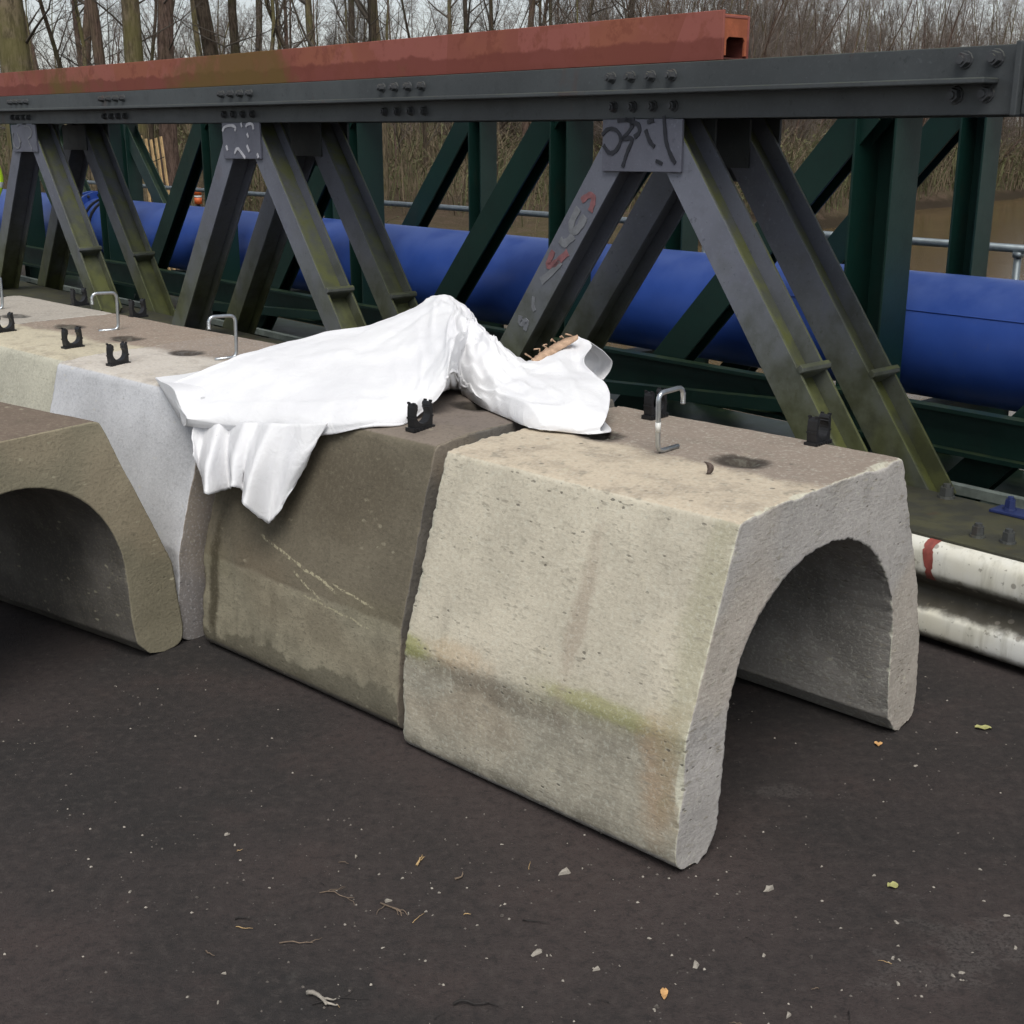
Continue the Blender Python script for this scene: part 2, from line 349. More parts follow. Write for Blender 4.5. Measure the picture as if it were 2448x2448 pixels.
def m_pipe():
    n = NT('blue_pipe_coating'); mid = n.noise(4, 5, .6); fine = n.noise(80, 3, .6)
    c = n.mix(n.ramp(mid, .3, .7), (.024, .070, .32), (.034, .090, .385))
    c = n.mix(n.mul(n.ramp(n.noise(2, 5, .7, n.scaled(1, 1, 1, (3, 3, 0))), .55, .75), .3), c, (.05, .08, .22))
    sp_ = n.noise(26, 4, .7); c = n.mix(n.mul(n.ramp(sp_, .62, .7), .25), c, (.09, .12, .26))
    nz = n.sep(n.co.outputs['Normal'])[2]; c = n.mix(n.mul(n.mul(n.ramp(nz, .35, .95), n.ramp(mid, .25, .6)), .5), c, (.10, .16, .40))  # upward side coloured paler, painting in skylight along the pipe's top
    return n.done(c, n.math('ADD', n.mul(mid, .25), .3), 0, n.bump(n.math('ADD', mid, n.mul(fine, .1)), .004, .3))
M['pipe'] = m_pipe()

def m_rail():
    n = NT('white_barrier_paint'); co = n.sep(n.co.outputs['Object']); z = co[2]
    mid = n.noise(9, 7, .7); big = n.noise(2.2, 4, .6); sp = n.noise(38, 5, .65); st = n.noise(1, 5, .6, n.scaled(22, 22, 2.5))
    c = n.mix(n.ramp(big, .35, .65), C(222, 218, 200), C(232, 232, 226))
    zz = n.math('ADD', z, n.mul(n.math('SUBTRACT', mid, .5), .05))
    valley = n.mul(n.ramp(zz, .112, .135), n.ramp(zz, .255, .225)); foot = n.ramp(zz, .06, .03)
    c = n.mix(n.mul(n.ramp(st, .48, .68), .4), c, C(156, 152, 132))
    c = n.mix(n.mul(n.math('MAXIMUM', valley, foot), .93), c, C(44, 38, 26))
    pk = n.voro(30); flake = n.mul(n.ramp(pk.outputs['Distance'], .34, .26), n.ramp(n.sep(pk.outputs['Color'])[0], .87, .89))
    c = n.mix(n.mul(flake, .7), c, C(130, 124, 114)); c = n.mix(n.mul(n.ramp(sp, .61, .66), .6), c, C(120, 114, 98))
    return n.done(c, .6, 0, n.bump(n.math('ADD', mid, n.mul(sp, .3)), .002, .5))
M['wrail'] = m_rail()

def m_ground():
    n = NT('leaf_litter'); big = n.noise(.18, 5, .6); mid = n.noise(2.5, 7, .7); fine = n.noise(22, 5, .75)
    c = n.mix(n.ramp(big, .35, .65), C(82, 71, 58), C(88, 82, 58)); c = n.mix(n.ramp(mid, .45, .65), c, C(98, 83, 71))
    c = n.mix(n.mul(n.ramp(fine, .5, .65), .6), c, C(60, 48, 38)); c = n.mix(n.mul(n.ramp(fine, .45, .3), .5), c, C(124, 108, 90))
    wz = n.sep(n.co.outputs['Object'])[2]; c = n.mix(n.mul(n.ramp(n.math('ADD', wz, n.mul(mid, .3)), -.45, -.7), .8), c, C(50, 43, 34))
    return n.done(c, .95, 0, n.bump(n.math('ADD', mid, fine), .06, .8), .1)
M['litter'] = m_ground()
M['shade_ground'] = plain('shade_dark_ground', C(52, 46, 38), .9, 0, .35, 3, .02)

def m_water():
    n = NT('brown_water'); r = n.noise(3.0, 4, .6, n.scaled(.35, 1, 1)); c = n.mix(n.ramp(n.noise(.3, 3), .3, .7), C(92, 76, 50), C(102, 84, 56))
    return n.done(c, .14, 0, n.bump(r, .02, .35))
M['water'] = m_water()

def m_bark(name, a, b, g=.35):
    n = NT(name); nr = n.sep(n.co.outputs['Normal']); v = n.noise(1, 4, .75, n.scaled(20, 20, 4)); m = n.noise(1.2, 4, .6)
    c = n.mix(n.ramp(v, .36, .62), sc(a, .42), sc(a, 1.1)); c = n.mix(n.mul(n.ramp(m, .45, .6), g), c, b)
    return n.done(c, .95, 0, n.bump(v, .03, .8), .1)
M['bark'] = m_bark('bark_olive', C(122, 110, 90), C(106, 102, 64), .7)
M['bark_d'] = m_bark('bark_dark', C(84, 74, 64), C(70, 72, 46), .5)
M['bark_b'] = m_bark('bark_brown', C(112, 94, 84), C(98, 90, 68), .4)
M['branch'] = plain('branch_bark', C(82, 75, 67), .95, 0, .25, 3, 0)
M['branch_l'] = plain('twig_bark_brown', C(116, 105, 96), .95, 0, .25, 2, 0)
M['brush'] = plain('dry_brush', C(100, 88, 70), .95, 0, .35, 1.2, 0)
M['brush_g'] = plain('olive_brush', C(88, 89, 58), .9, 0, .35, 1.2, 0)

# ------------------------------------------------------------------ ground, bank, river
def shore_u(v):                                   # the river lies on the side of larger u
    P = [(-40, -8), (4, -13), (8, -16), (15, -18), (22.4, -19.7), (30.5, -21.5), (39.2, -24.6), (50.5, -26.7), (90, -30), (200, -40)]
    for (a, b), (c, d) in zip(P, P[1:]):
        if v <= c: return b + (d-b)*(v-a)/(c-a)
    return P[-1][1]
def ground_z(x, y):
    p = Vector((x, y, 0)); u, v = p.dot(U), p.dot(V)
    if v < 4.35: return -0.03
    h = 0.25*noise.noise((x*.25, y*.25, 0)) + .12*noise.noise((x*.9, y*.9, 3))
    s = shore_u(v) - u                            # > 0 : land
    s += 1.1*noise.noise((x*.3, y*.3, 9))
    if s > 0: z = -1.0 + min(s, .9)*.75 + max(0, min(s-1, 12))*.05 + max(0, s-12)*.03 + h*min(1, s)
    else: z = -1.0 + max(s*.35, -1.6)
    near = -0.05 - max(0, v-4.35)*.75
    k = min(1, max(0, (v-4.35)/3.2))
    near = max(near, -.72)
    return near*(1-k) + z*k if v < 7.55 else z
xs = [-150, -110, -85] + [-70 + i*1.4 for i in range(101)] + [85, 110, 150]
ys = [-40, -20, -8] + [-2 + j*.75 for j in range(48)] + [34 + j*1.5 for j in range(40)] + [100, 125, 160, 220]
g = MB(); nx = len(xs)
vs = [(x, y, ground_z(x, y)) for y in ys for x in xs]
fs = [(j*nx+i, j*nx+i+1, (j+1)*nx+i+1, (j+1)*nx+i) for j in range(len(ys)-1) for i in range(nx-1)]
g.add(vs, fs, True); tag(g.build('ground', M['litter']), kind='structure')
a = MB()
p = [W(-60, -40, 0), W(40, -40, 0), W(40, 4.3, 0), W(-60, 4.3, 0)]
a.prism([q - Z*.02 for q in p], (0, 0, .02)); tag(a.build('asphalt_yard', M['asphalt']), kind='structure')
so = MB(); us_ = [-40 + i*.8 for i in range(60)]; vv_ = [4.2 + j*.3 for j in range(14)]
vs = []
for v in vv_:
    for u in us_:
        q_ = W(u, v, 0); vs.append(Vector((q_.x, q_.y, max(ground_z(q_.x, q_.y), -.99) + .03 - (.05 if v < 4.36 else 0))))
so.add(vs, [(j*60+i, j*60+i+1, (j+1)*60+i+1, (j+1)*60+i) for j in range(13) for i in range(59)], True)
tag(so.build('bank_shade_sheet', M['shade_ground']), kind='structure')  # dark sheet laid over the bank, painting in the shade beneath the bridges
w = MB(); w.add([(-40, -20, -1), (150, -20, -1), (150, 150, -1), (-40, 150, -1)], [(0, 1, 2, 3)])
tag(w.build('river_water', M['water']), kind='structure')

# ------------------------------------------------------------------ concrete arch blocks
def resample(pts, m):
    pts = [Vector((p[0], p[1])) for p in pts]; d = [0]
    for a_, b_ in zip(pts, pts[1:]): d.append(d[-1] + (b_-a_).length)
    out = []; k = 0
    for i in range(m+1):
        t = d[-1]*i/m
        while k < len(d)-2 and d[k+1] < t: k += 1
        f = (t-d[k])/max(1e-9, d[k+1]-d[k]); out.append(pts[k].lerp(pts[k+1], min(1, f)))
    return out
def chaikin(pts, it=2, w_=.25):
    for _ in range(it):
        q = [pts[0]]
        for a_, b_ in zip(pts, pts[1:]):
            q.append((a_[0]*(1-w_)+b_[0]*w_, a_[1]*(1-w_)+b_[1]*w_)); q.append((a_[0]*w_+b_[0]*(1-w_), a_[1]*w_+b_[1]*(1-w_)))
        q.append(pts[-1]); pts = q
    return pts
def rounded(pts, r):
    """cut every inner corner by r and soften it"""
    out = [pts[0]]
    for a_, b_, c_ in zip(pts, pts[1:], pts[2:]):
        A, B, D = Vector(a_), Vector(b_), Vector(c_)
        p1 = B + (A-B).normalized()*min(r, (A-B).length*.45); p2 = B + (D-B).normalized()*min(r, (D-B).length*.45)
        for t in (0, .25, .5, .75, 1): q = p1.lerp(B, t).lerp(B.lerp(p2, t), t); out.append(tuple(q))
    out.append(pts[-1]); return out

def block_mesh(name, L, h_near, h_far, Wd, inset, kz, arch_h, foot, mat, m=170, nl=70, holes=((.23, .555), (.69, .555)), seed=0, chip=1.0, kz_far=None, tip=.0, kz_l=0.0):
    half = Wd/2
    outer = [(.075, 0.0), (.03, .002), (.004, .02), (0.0, .06), (.022, kz), (inset, h_near), (inset+.12, h_near+(h_far-h_near)*.75), (half, h_far),
             (Wd-inset-.02, h_far), (Wd-.022, kz), (Wd, .06), (Wd-.004, .02), (Wd-.03, .002), (Wd-.075, 0.0)]
    outer = rounded(outer, .014)
    ih = half - foot
    inner = [(.085, 0.0), (foot*.72, .012), (foot*.95, .06), (foot, .13), (foot+.006, .24)]
    ang = [i*pi/24 for i in range(1, 24)]
    for t in ang: inner.append((half - (ih-.006)*cos(t), .26 + (arch_h-.26)*sin(t)**.92))
    inner += [(Wd-x, z) for (x, z) in inner[:5]][::-1]
    O = resample(outer, m); I = resample(inner, m)
    # stations along the length, denser near both ends
    e = [0, .004, .010, .018, .028, .040]
    ts = e + [.04 + (L-.08)*i/nl for i in range(1, nl)] + [L-q for q in e[::-1]]
    mb = MB(); verts = []; nt = len(ts)
    def disp(p, nrm, edge):
        q = Vector((p[0]+seed*3.1, p[1]+seed, p[2]))
        w1 = noise.noise(q*3.0)*.003 + noise.noise(q*11)*.0009 + noise.noise(q*45)*.0004
        out_ = Vector(p) + nrm*w1
        if edge > 0:
            ch = max(0, noise.noise(q*24)*.5 + noise.noise(q*62)*.8 + .35*noise.noise(q*130) + .15)
            big = max(0, noise.noise(q*7 + Vector((5, 1, 2)))-.25)*2.0
            out_ -= nrm*edge*(.0075*ch + .016*big)*chip
        return out_
    def normal2(P, i):
        a_ = P[max(0, i-1)]; b_ = P[min(len(P)-1, i+1)]; d = (b_-a_)
        if d.length < 1e-9: return Vector((0, 0, 0))
        d.normalize(); return Vector((0, -d.y, d.x))
    HL = [(-a_, b_) for a_, b_ in holes]
    ON = [normal2(O, i) for i in range(m+1)]; IN = [-normal2(I, i) for i in range(m+1)]
    for P, NN, top in ((O, ON, True), (I, IN, False)):
        for t in ts:
            de = min(t, L-t); edge = max(0, 1-de/.013)
            for i in range(m+1):
                x, y, z = -t, P[i].x, P[i].y
                if top and kz_l and z < h_near-.01:                      # the kink sits a little lower at the left end
                    wk = 1-abs(z-kz)/max(kz, h_near-kz); z += kz_l*(t/L-.5)*max(0, wk)
                q = disp((x, y, z), NN[i], edge)
                if t == 0: q.x += edge*.0
                if top and z > h_near-.02:
                    for hx, hy in HL:
                        r = sqrt((x-hx)**2 + (y-hy)**2)
                        if r < .036: q.z -= .03*(1-(r/.036)**4)
                        elif r < .075: q.z -= .004*(1-(r-.036)/.039)
                if q.z < .001: q.z = .001
                verts.append(q)
    n1 = m+1; off = nt*n1; fs = []
    for k in range(nt-1):
        for i in range(m):
            a0 = k*n1+i; fs.append((a0, a0+n1, a0+n1+1, a0+1))
            b0 = off+a0; fs.append((b0, b0+1, b0+n1+1, b0+n1))
    # end faces: strips between the outer and inner outline
    rs = 9
    for t, k, s in ((0, 0, 1), (L, nt-1, -1)):
        rows = [[k*n1+i for i in range(n1)]]
        for r in range(1, rs):
            f = r/rs; f = .5-.5*cos(pi*f); row = []
            for i in range(n1):
                p0 = verts[k*n1+i]; p1 = verts[off+k*n1+i]; q = p0.lerp(p1, f)
                w1 = noise.noise((q.y*9+seed, q.z*9, s))*.003 + noise.noise((q.y*38, q.z*38, s+seed))*.0009
                q.x += s*w1*min(1, 4*f*(1-f)+.3); row.append(len(verts)); verts.append(q)
            rows.append(row)
        rows.append([off+k*n1+i for i in range(n1)])
        for r0, r1 in zip(rows, rows[1:]):
            for i in range(m):
                f = (r0[i], r0[i+1], r1[i+1], r1[i]); fs.append(f if s > 0 else f[::-1])
    # undersides of the feet
    for i in (0, m):
        for k in range(nt-1):
            f = (k*n1+i, off+k*n1+i, off+(k+1)*n1+i, (k+1)*n1+i); fs.append(f if i == 0 else f[::-1])
    mb.add(verts, fs, True)
    me = mb.mesh(name, mat); fix_normals(me); return me

def block(pos, phi, label, mat, L=.93, h=(.79, .805), Wd=1.11, inset=.185, kz=.31, arch=.655, foot=.165, seed=0, m=170, nl=70, chip=1.0, holes=((.23, .555), (.69, .555)), kz_l=0.0, z0=0.0):
    t = empty('arch_block', (pos[0], pos[1], z0), radians(phi)); tag(t, label, 'concrete block', 'arched concrete blocks set out in rows')
    me = block_mesh('block_body', L, h[0], h[1], Wd, inset, kz, arch, foot, mat, m, nl, holes, seed, chip, kz_l=kz_l)
    o = bpy.data.objects.new('body', me); col.objects.link(o); o.parent = t
    return t
B = {}
B[1] = block((.362, 2.482), -44.2, 'beige concrete arch block with its open end facing the camera, nearest of the row', M['b1'], L=.925, seed=1, m=430, nl=90, kz_l=-.045, holes=((.264, .58), (.712, .56)))
B[2] = block((-.317, 3.195), -42.9, 'dark olive-brown concrete arch block, second in the row, under the hanging white cloth', M['b2'], L=.93, inset=.165, seed=2, m=190, nl=90)
B[3] = block((-1.080, 3.842), -42.6, 'smooth pale grey concrete arch block behind the white sheet\'s left tip', M['b3'], L=.93, inset=.165, seed=3, chip=.5)
B[4] = block((-1.752, 4.492), -43.5, 'yellowish concrete arch block with brown damp top, fourth in the row', M['b4'], L=.93, inset=.175, seed=4, m=130, nl=50, chip=.6)
B[6] = block((-2.437, 5.142), -44.0, 'farthest grey concrete arch block of the row, cut by the left picture edge', M['b5'], L=.93, inset=.175, seed=5, m=130, nl=50, chip=.6)
phF = -36; dF = Vector((cos(radians(phF)), sin(radians(phF)), 0)); nF = Vector((-sin(radians(phF)), cos(radians(phF)), 0))
pF = Vector((-1.164, 3.71, 0)) + nF*.165 - nF*1.10
B[7] = block((pF.x, pF.y), phF, 'lichen-stained concrete arch block standing apart in the left foreground', M['bf'], L=.93, h=(.775, .785), Wd=1.10, inset=.225, kz=.29, arch=.64, foot=.19, seed=7, chip=.25)
def bw(k, s, n_, z):                                # block-local (metres from the right end, metres from the near side) -> world
    o = B[k]; a_ = o.rotation_euler.z; d = Vector((cos(a_), sin(a_), 0)); n2 = Vector((-sin(a_), cos(a_), 0))
    return o.location + d*(-s) + n2*n_ + Z*z

# ------------------------------------------------------------------ grey double truss bridge
VF, VR = 3.64, 4.02                                # near flange planes of the front and the rear truss
NODES = [-3.46, -6.48, -9.66, -12.8]
truss = empty('steel_truss_bridge', W(-3.46, 3.9, 0)); tag(truss, 'grey riveted steel truss bridge with mossy double diagonals behind the concrete blocks', 'bridge')
def part(mb, name, mat, parent, bevel=0): return mb.build(name, mat, parent, True, bevel)
def ubox(mb, u0, u1, v0, v1, z0, z1):
    mb.obox(W((u0+u1)/2, (v0+v1)/2, (z0+z1)/2), U*((u1-u0)/2), V*((v1-v0)/2), Z*((z1-z0)/2))
def sagz(u): return 0.006*((u+5.5)/4.0)**2 - .006  # the chord hangs a few millimetres between its ends
UU = [-14.5 + i*.5 for i in range(26)] + [-1.985]
def long_plate(us, v0, v1, z0, z1):
    mb = MB(); vs = []; fs = []
    for u in us:
        s = sagz(u); vs += [W(u, v0, z0+s), W(u, v1, z0+s), W(u, v1, z1+s), W(u, v0, z1+s)]
    for i in range(len(us)-1):
        for k in range(4): fs.append((i*4+k, i*4+(k+1) % 4, i*4+4+(k+1) % 4, i*4+4+k))
    n_ = len(us); fs += [(3, 2, 1, 0), tuple((n_-1)*4+k for k in range(4))]
    mb.add(vs, fs); return mb
ch = part(long_plate(UU, VF, VF+.016, 1.645, 1.84), 'top_chord', M['chord'], truss, .003)
part(long_plate([u for u in UU if u < -2.1] + [-2.04], VF-.085, VF, 1.732, 1.749), 'chord_rib', M['chord'], truss, .004)
part(long_plate(UU, VR+.16, VR+.176, 1.645, 1.84), 'rear_chord', M['chord'], truss, .003)
part(long_plate(UU, VF+.016, VR+.16, 1.735, 1.75), 'chord_web', M['chord'], truss)
q = MB(); ubox(q, -1.983, -1.962, VF-.028, VR+.17, 1.640, 1.846); part(q, 'end_plate', M['chord'], truss, .004)
q = MB(); ubox(q, -1.960, .9, VF-.006, VR+.16, 1.643, 1.842); part(q, 'chord_extension', M['chord'], truss, .004)

def hex_bolt(name, c, axis, r, hgt, parent, mat):
    mb = MB(); axis = Vector(axis).normalized(); a_ = axis.orthogonal().normalized(); b_ = axis.cross(a_)
    def ring(rad, d, n): return [Vector(c) + axis*d + (a_*cos(2*pi*k/n+.3) + b_*sin(2*pi*k/n+.3))*rad for k in range(n)]
    def drum(r_, d0, d1, n):
        A = ring(r_, d0, n); D = ring(r_*.93, d1, n)
        mb.add(A+D, [tuple(range(n))[::-1], tuple(range(n, 2*n))] + [(k, (k+1) % n, n+(k+1) % n, n+k) for k in range(n)])
    drum(r*1.3, 0, hgt*.14, 12); drum(r*1.06, hgt*.14, hgt*.7, 6); drum(r*.62, hgt*.7, hgt*.9, 8)
    return mb.build(name, mat, parent, True)
for uc in (-3.477, -4.987, -6.521, -8.102, -9.707, -11.3):
    for k in range(4):
        u = uc + (k-1.5)*.103
        hex_bolt('bolt', W(u, VF, 1.797+sagz(u)), -V, .017, .042, truss, M['bolt'])
        hex_bolt('bolt', W(u+.012, VF, 1.690+sagz(u)), -V, .017, .034, truss, M['bolt'])
for u, z in ((-2.155, 1.797), (-2.055, 1.799), (-2.175, 1.698), (-2.075, 1.70)): hex_bolt('bolt', W(u, VF, z+.003), -V, .021, .036, truss, M['bolt'])

def h_beam(name, T, Bt, v0, depth, fw, mat, parent, bracket=None, label=None):
    """H-section in a truss plane from T to Bt (u, z), flanges parallel to the plane, web square to it"""
    d = Vector((Bt[0]-T[0], 0, Bt[1]-T[1])); Ln = d.length; d.normalize()
    dw = U*d.x + Z*d.z; pr = U*d.z - Z*d.x
    if pr.z < 0: pr = -pr                         # the side that faces up
    c = W((T[0]+Bt[0])/2, 0, (T[1]+Bt[1])/2); mb = MB()
    mb.obox(c + V*(v0+.006), dw*(Ln/2), V*.006, pr*(fw/2))
    mb.obox(c + V*(v0+depth-.006), dw*(Ln/2), V*.006, pr*(fw/2))
    mb.obox(c + V*(v0+depth/2), dw*(Ln/2-.002), V*(depth/2-.0125), pr*.005)
    o = mb.build(name, mat, parent, True, .0015)
    if label: o['label'] = label
    if bracket is not None:
        t = W(T[0] + (Bt[0]-T[0])*bracket, 0, T[1] + (Bt[1]-T[1])*bracket)
        b = MB(); hb = (depth-.028)/2+.016
        pts = [(-.5*fw+.07, -.01), (.5*fw+.012, -.016), (.5*fw+.02, .0), (.5*fw+.006, .014), (-.5*fw+.07, .008)]
        b.prism([t + V*(v0+.014) + pr*x + dw*y for x, y in pts], V*(depth-.028))
        b.prism([t + V*(v0-.004) + pr*(fw/2+.001+x) + dw*y for x, y in ((0, -.014), (.02, -.016), (.024, 0), (.016, .012), (0, .012))], V*(depth+.008))
        b.build('stiffener', mat, o, True, .002)
    return o
for i, un in enumerate(NODES):
    for v0 in (VF+.001, VR):
        for s in (-1, 1):
            zt = 1.655
            zb = .362 if v0 < 3.9 else .282
            T_ = (un + s*(1.727-zt)*.739, zt); Bt = (un + s*(1.727-zb)*.739, zb)
            h_beam('diagonal_beam', T_, Bt, v0, .16, .137, M['diag'], truss, .70 if s > 0 else None)
    gw = [.205, .205, .235, .21][i]
    g_ = MB(); g_.prism([W(un-gw, VF-.013, 1.447), W(un+gw, VF-.013, 1.452), W(un+gw, VF-.013, 1.640), W(un-gw, VF-.013, 1.640)], V*.012)
    gp = part(g_, 'gusset_plate', M['gusset'], truss, .002)
    if i == 0: gp['label'] = 'grey gusset plate with black graffiti letters'
    elif i < 3: gp['label'] = 'grey gusset plate with white graffiti scrawl'
    def stroke(pts, w_, mat, parent, v=VF-.0165, name='graffiti'):
        mb = MB(); L_ = chaikin([(x, z) for x, z in pts], 2)
        vs = []; fs = []
        for k, p_ in enumerate(L_):
            a_ = Vector(L_[max(0, k-1)]); b_ = Vector(L_[min(len(L_)-1, k+1)]); dd = (b_-a_).normalized(); nn = Vector((-dd.y, dd.x))*w_*.5*(.75+.35*R.random())
            for off in (0, .0025):
                vs += [W(p_[0]+nn.x, v+off, p_[1]+nn.y), W(p_[0]-nn.x, v+off, p_[1]-nn.y)]
        for k in range(len(L_)-1):
            b_ = k*4
            fs += [(b_, b_+1, b_+5, b_+4), (b_+2, b_+6, b_+7, b_+3), (b_, b_+4, b_+6, b_+2), (b_+1, b_+3, b_+7, b_+5)]
        n_ = (len(L_)-1)*4; fs += [(0, 2, 3, 1), (n_, n_+1, n_+3, n_+2)]
        mb.add(vs, fs); return mb.build(name, mat, parent, True)
    if i == 0:
        X = lambda a_: un-gw+a_*gw*2
        Zt = lambda b_: 1.640-b_*.190
        for pl in ([(.0, .30), (.08, .16), (.2, .2), (.26, .38), (.2, .6), (.1, .68), (.02, .5)], [(.26, .38), (.34, .26), (.42, .06), (.3, .0)], [(.26, .38), (.42, .34), (.34, .6), (.28, .92)],
                   [(.36, .08), (.46, .06), (.5, .24), (.42, .34)], [(.2, .02), (.42, .0)], [(.58, .06), (.66, .02)], [(.56, .2), (.62, .44), (.68, .52)], [(.78, -.06), (.80, .2), (.82, .46), (.9, .74), (.94, .82)], [(.7, .78), (.78, .84)]):
            stroke([(X(a_), Zt(b_)) for a_, b_ in pl], .017, M['black_spray'], gp)
    elif i == 1:
        X = lambda a_: un-gw+a_*gw*2
        Zt = lambda b_: 1.640-b_*.190
        for pl in ([(.02, .24), (.08, .1), (.3, .06), (.4, .14), (.36, .22)], [(.54, .0), (.56, .12)], [(.66, .12), (.7, .04), (.84, .02), (.86, .18)], [(.68, .3), (.72, .4)], [(.1, .64), (.13, .78)], [(.32, .86), (.4, .68), (.5, .82), (.6, .98)], [(.66, .62), (.72, .8)], [(.92, .84), (.95, .96)]):
            stroke([(X(a_), Zt(b_)) for a_, b_ in pl], .016, M['white_spray'], gp)
    elif i == 2:
        X = lambda a_: un-gw+a_*gw*2
        Zt = lambda b_: 1.640-b_*.190
        for pl in ([(.1, .3), (.02, .5), (.08, .8), (.22, .9), (.36, .76), (.3, .5)], [(.26, .3), (.32, .48), (.38, .66)], [(.58, .06), (.74, .04), (.88, .2), (.84, .42), (.68, .5), (.72, .7), (.82, .92)], [(.3, .04), (.38, .0)]):
            stroke([(X(a_), Zt(b_)) for a_, b_ in pl], .013, M['faded_spray'], gp)
    g_ = MB(); vr = VR+.162
    g_.prism([W(un-.20, vr, 1.50), W(un-.12, vr, 1.40), W(un+.12, vr, 1.40), W(un+.215, vr, 1.53), W(un+.215, vr, 1.644), W(un-.20, vr, 1.644)], V*.012)
    part(g_, 'rear_gusset_plate', M['chord'], truss)
    for v0 in (VF+.165, VR-.014):
        g_ = MB(); g_.prism([W(un-.21, v0, 1.46), W(un+.21, v0, 1.46), W(un+.21, v0, 1.64), W(un-.21, v0, 1.64)], V*.01); part(g_, 'inner_gusset_plate', M['chord'], truss)
# spray letters down the front left diagonal of the near node
dgl = [o for o in truss.children if o.name.startswith('diagonal_beam')][0]
def onleft(t, s): return (-3.46 - (1.727-t)*.739 + s*.06, t)          # t = height, s = -1..1 across the flange
for pl, wd, mm in (([onleft(1.33, -.6), onleft(1.36, -.1), onleft(1.34, .5), onleft(1.29, .75)], .026, 'red_faded'),
                   ([onleft(1.30, -.5), onleft(1.24, -.5), onleft(1.20, .1), onleft(1.22, .55), onleft(1.27, .5)], .036, 'faded_spray'),
                   ([onleft(1.17, -.7), onleft(1.15, .0), onleft(1.19, .4)], .034, 'faded_spray'),
                   ([onleft(1.12, -.75), onleft(1.05, -.6), onleft(1.07, .1), onleft(1.12, .7)], .03, 'red_faded'),
                   ([onleft(1.08, .5), onleft(1.02, .1), onleft(.99, -.4)], .036, 'faded_spray'),
                   ([onleft(.92, -.3), onleft(.88, .1), onleft(.86, .55)], .022, 'faded_spray'),
                   ([onleft(.83, -.6), onleft(.79, -.2), onleft(.82, .3), onleft(.77, .6)], .028, 'faded_spray')):
    stroke(pl, wd, M[mm], dgl, VF-.002)
# sole plate and lower chord the diagonals stand on
q = MB(); ubox(q, -14.5, .6, VF-.10, VR-.008, .335, .362); sole = part(q, 'sole_plate', M['sole'], truss, .003)
q = MB(); ubox(q, -14.5, .6, VR-.006, VR+.22, .255, .281); part(q, 'rear_sole_plate', M['sole'], truss, .003)
q = MB(); ubox(q, -14.5, .6, VF+.05, VF+.07, -.3, .334); part(q, 'lower_chord_web', M['chord'], truss)
q = MB(); ubox(q, -14.5, .6, VR+.10, VR+.12, -.3, .254); part(q, 'lower_chord_web', M['chord'], truss)
q = MB(); q.prism([W(-2.02, VF-.115, .318), W(-1.80, VF-.115, .318), W(-1.84, VF+.02, .318), W(-1.98, VF+.02, .318)], Z*.016); part(q, 'splice_plate', M['sole'], truss, .002)
for u, v in ((-1.951, 3.64), (-1.855, 3.655), (-1.76, 3.66)): hex_bolt('bolt', W(u, v, .362), Z, .020, .05, sole, M['bolt'])
hex_bolt('bolt', W(-2.26, 3.97, .362), Z, .024, .055, sole, M['bolt'])
q = MB(); ubox(q, -2.07, -1.88, 3.92, 4.005, .363, .373); bp = part(q, 'clamp_plate', M['blue_bolt'], truss, .002)
hex_bolt('bolt', W(-2.02, 3.965, .373), Z, .018, .05, bp, M['blue_bolt'])

# ------------------------------------------------------------------ red beam lying on the truss
zr = 1.842; red = empty('red_steel_beam', W(-3.11, VF+.02, zr)); tag(red, 'long rust-red painted hollow steel beam lying on top of the grey truss', 'steel beam')
def red_wall(v0, v1, z0, z1, name, mat, u1=-3.11, us=None):
    mb = MB(); vs = []; fs = []; uu = us or [-14.5 + i*.6 for i in range(19)] + [u1]
    for u in uu:
        s = sagz(u); vs += [W(u, v0, z0+s), W(u, v1, z0+s), W(u, v1, z1+s), W(u, v0, z1+s)]
    for i in range(len(uu)-1):
        for k in range(4): fs.append((i*4+k, i*4+(k+1) % 4, i*4+4+(k+1) % 4, i*4+4+k))
    n_ = len(uu); fs += [(3, 2, 1, 0), tuple((n_-1)*4+k for k in range(4))]
    mb.add(vs, fs); return mb.build(name, mat, red, True, .002)
V0 = VF+.02
red_wall(V0, V0+.010, zr, zr+.165, 'near_side', M['red'])
red_wall(V0+.135, V0+.145, zr, zr+.150, 'far_side', M['red'])
red_wall(V0+.0105, V0+.1345, zr+.140, zr+.1495, 'top_plate', M['red'])
red_wall(V0+.0105, V0+.1345, zr+.001, zr+.008, 'bottom_plate', M['rust_in'])
q = MB(); prof = [(.011, .149), (.134, .149), (.134, .012)] + [(.122, .012), (.122, .062), (.112, .074), (.034, .074), (.022, .062), (.022, .012)] + [(.011, .012)]
q.prism([W(-3.112, V0+a_, zr+b_) for a_, b_ in prof], U*-.008); q.build('end_cap', M['rust_cap'], red, True)

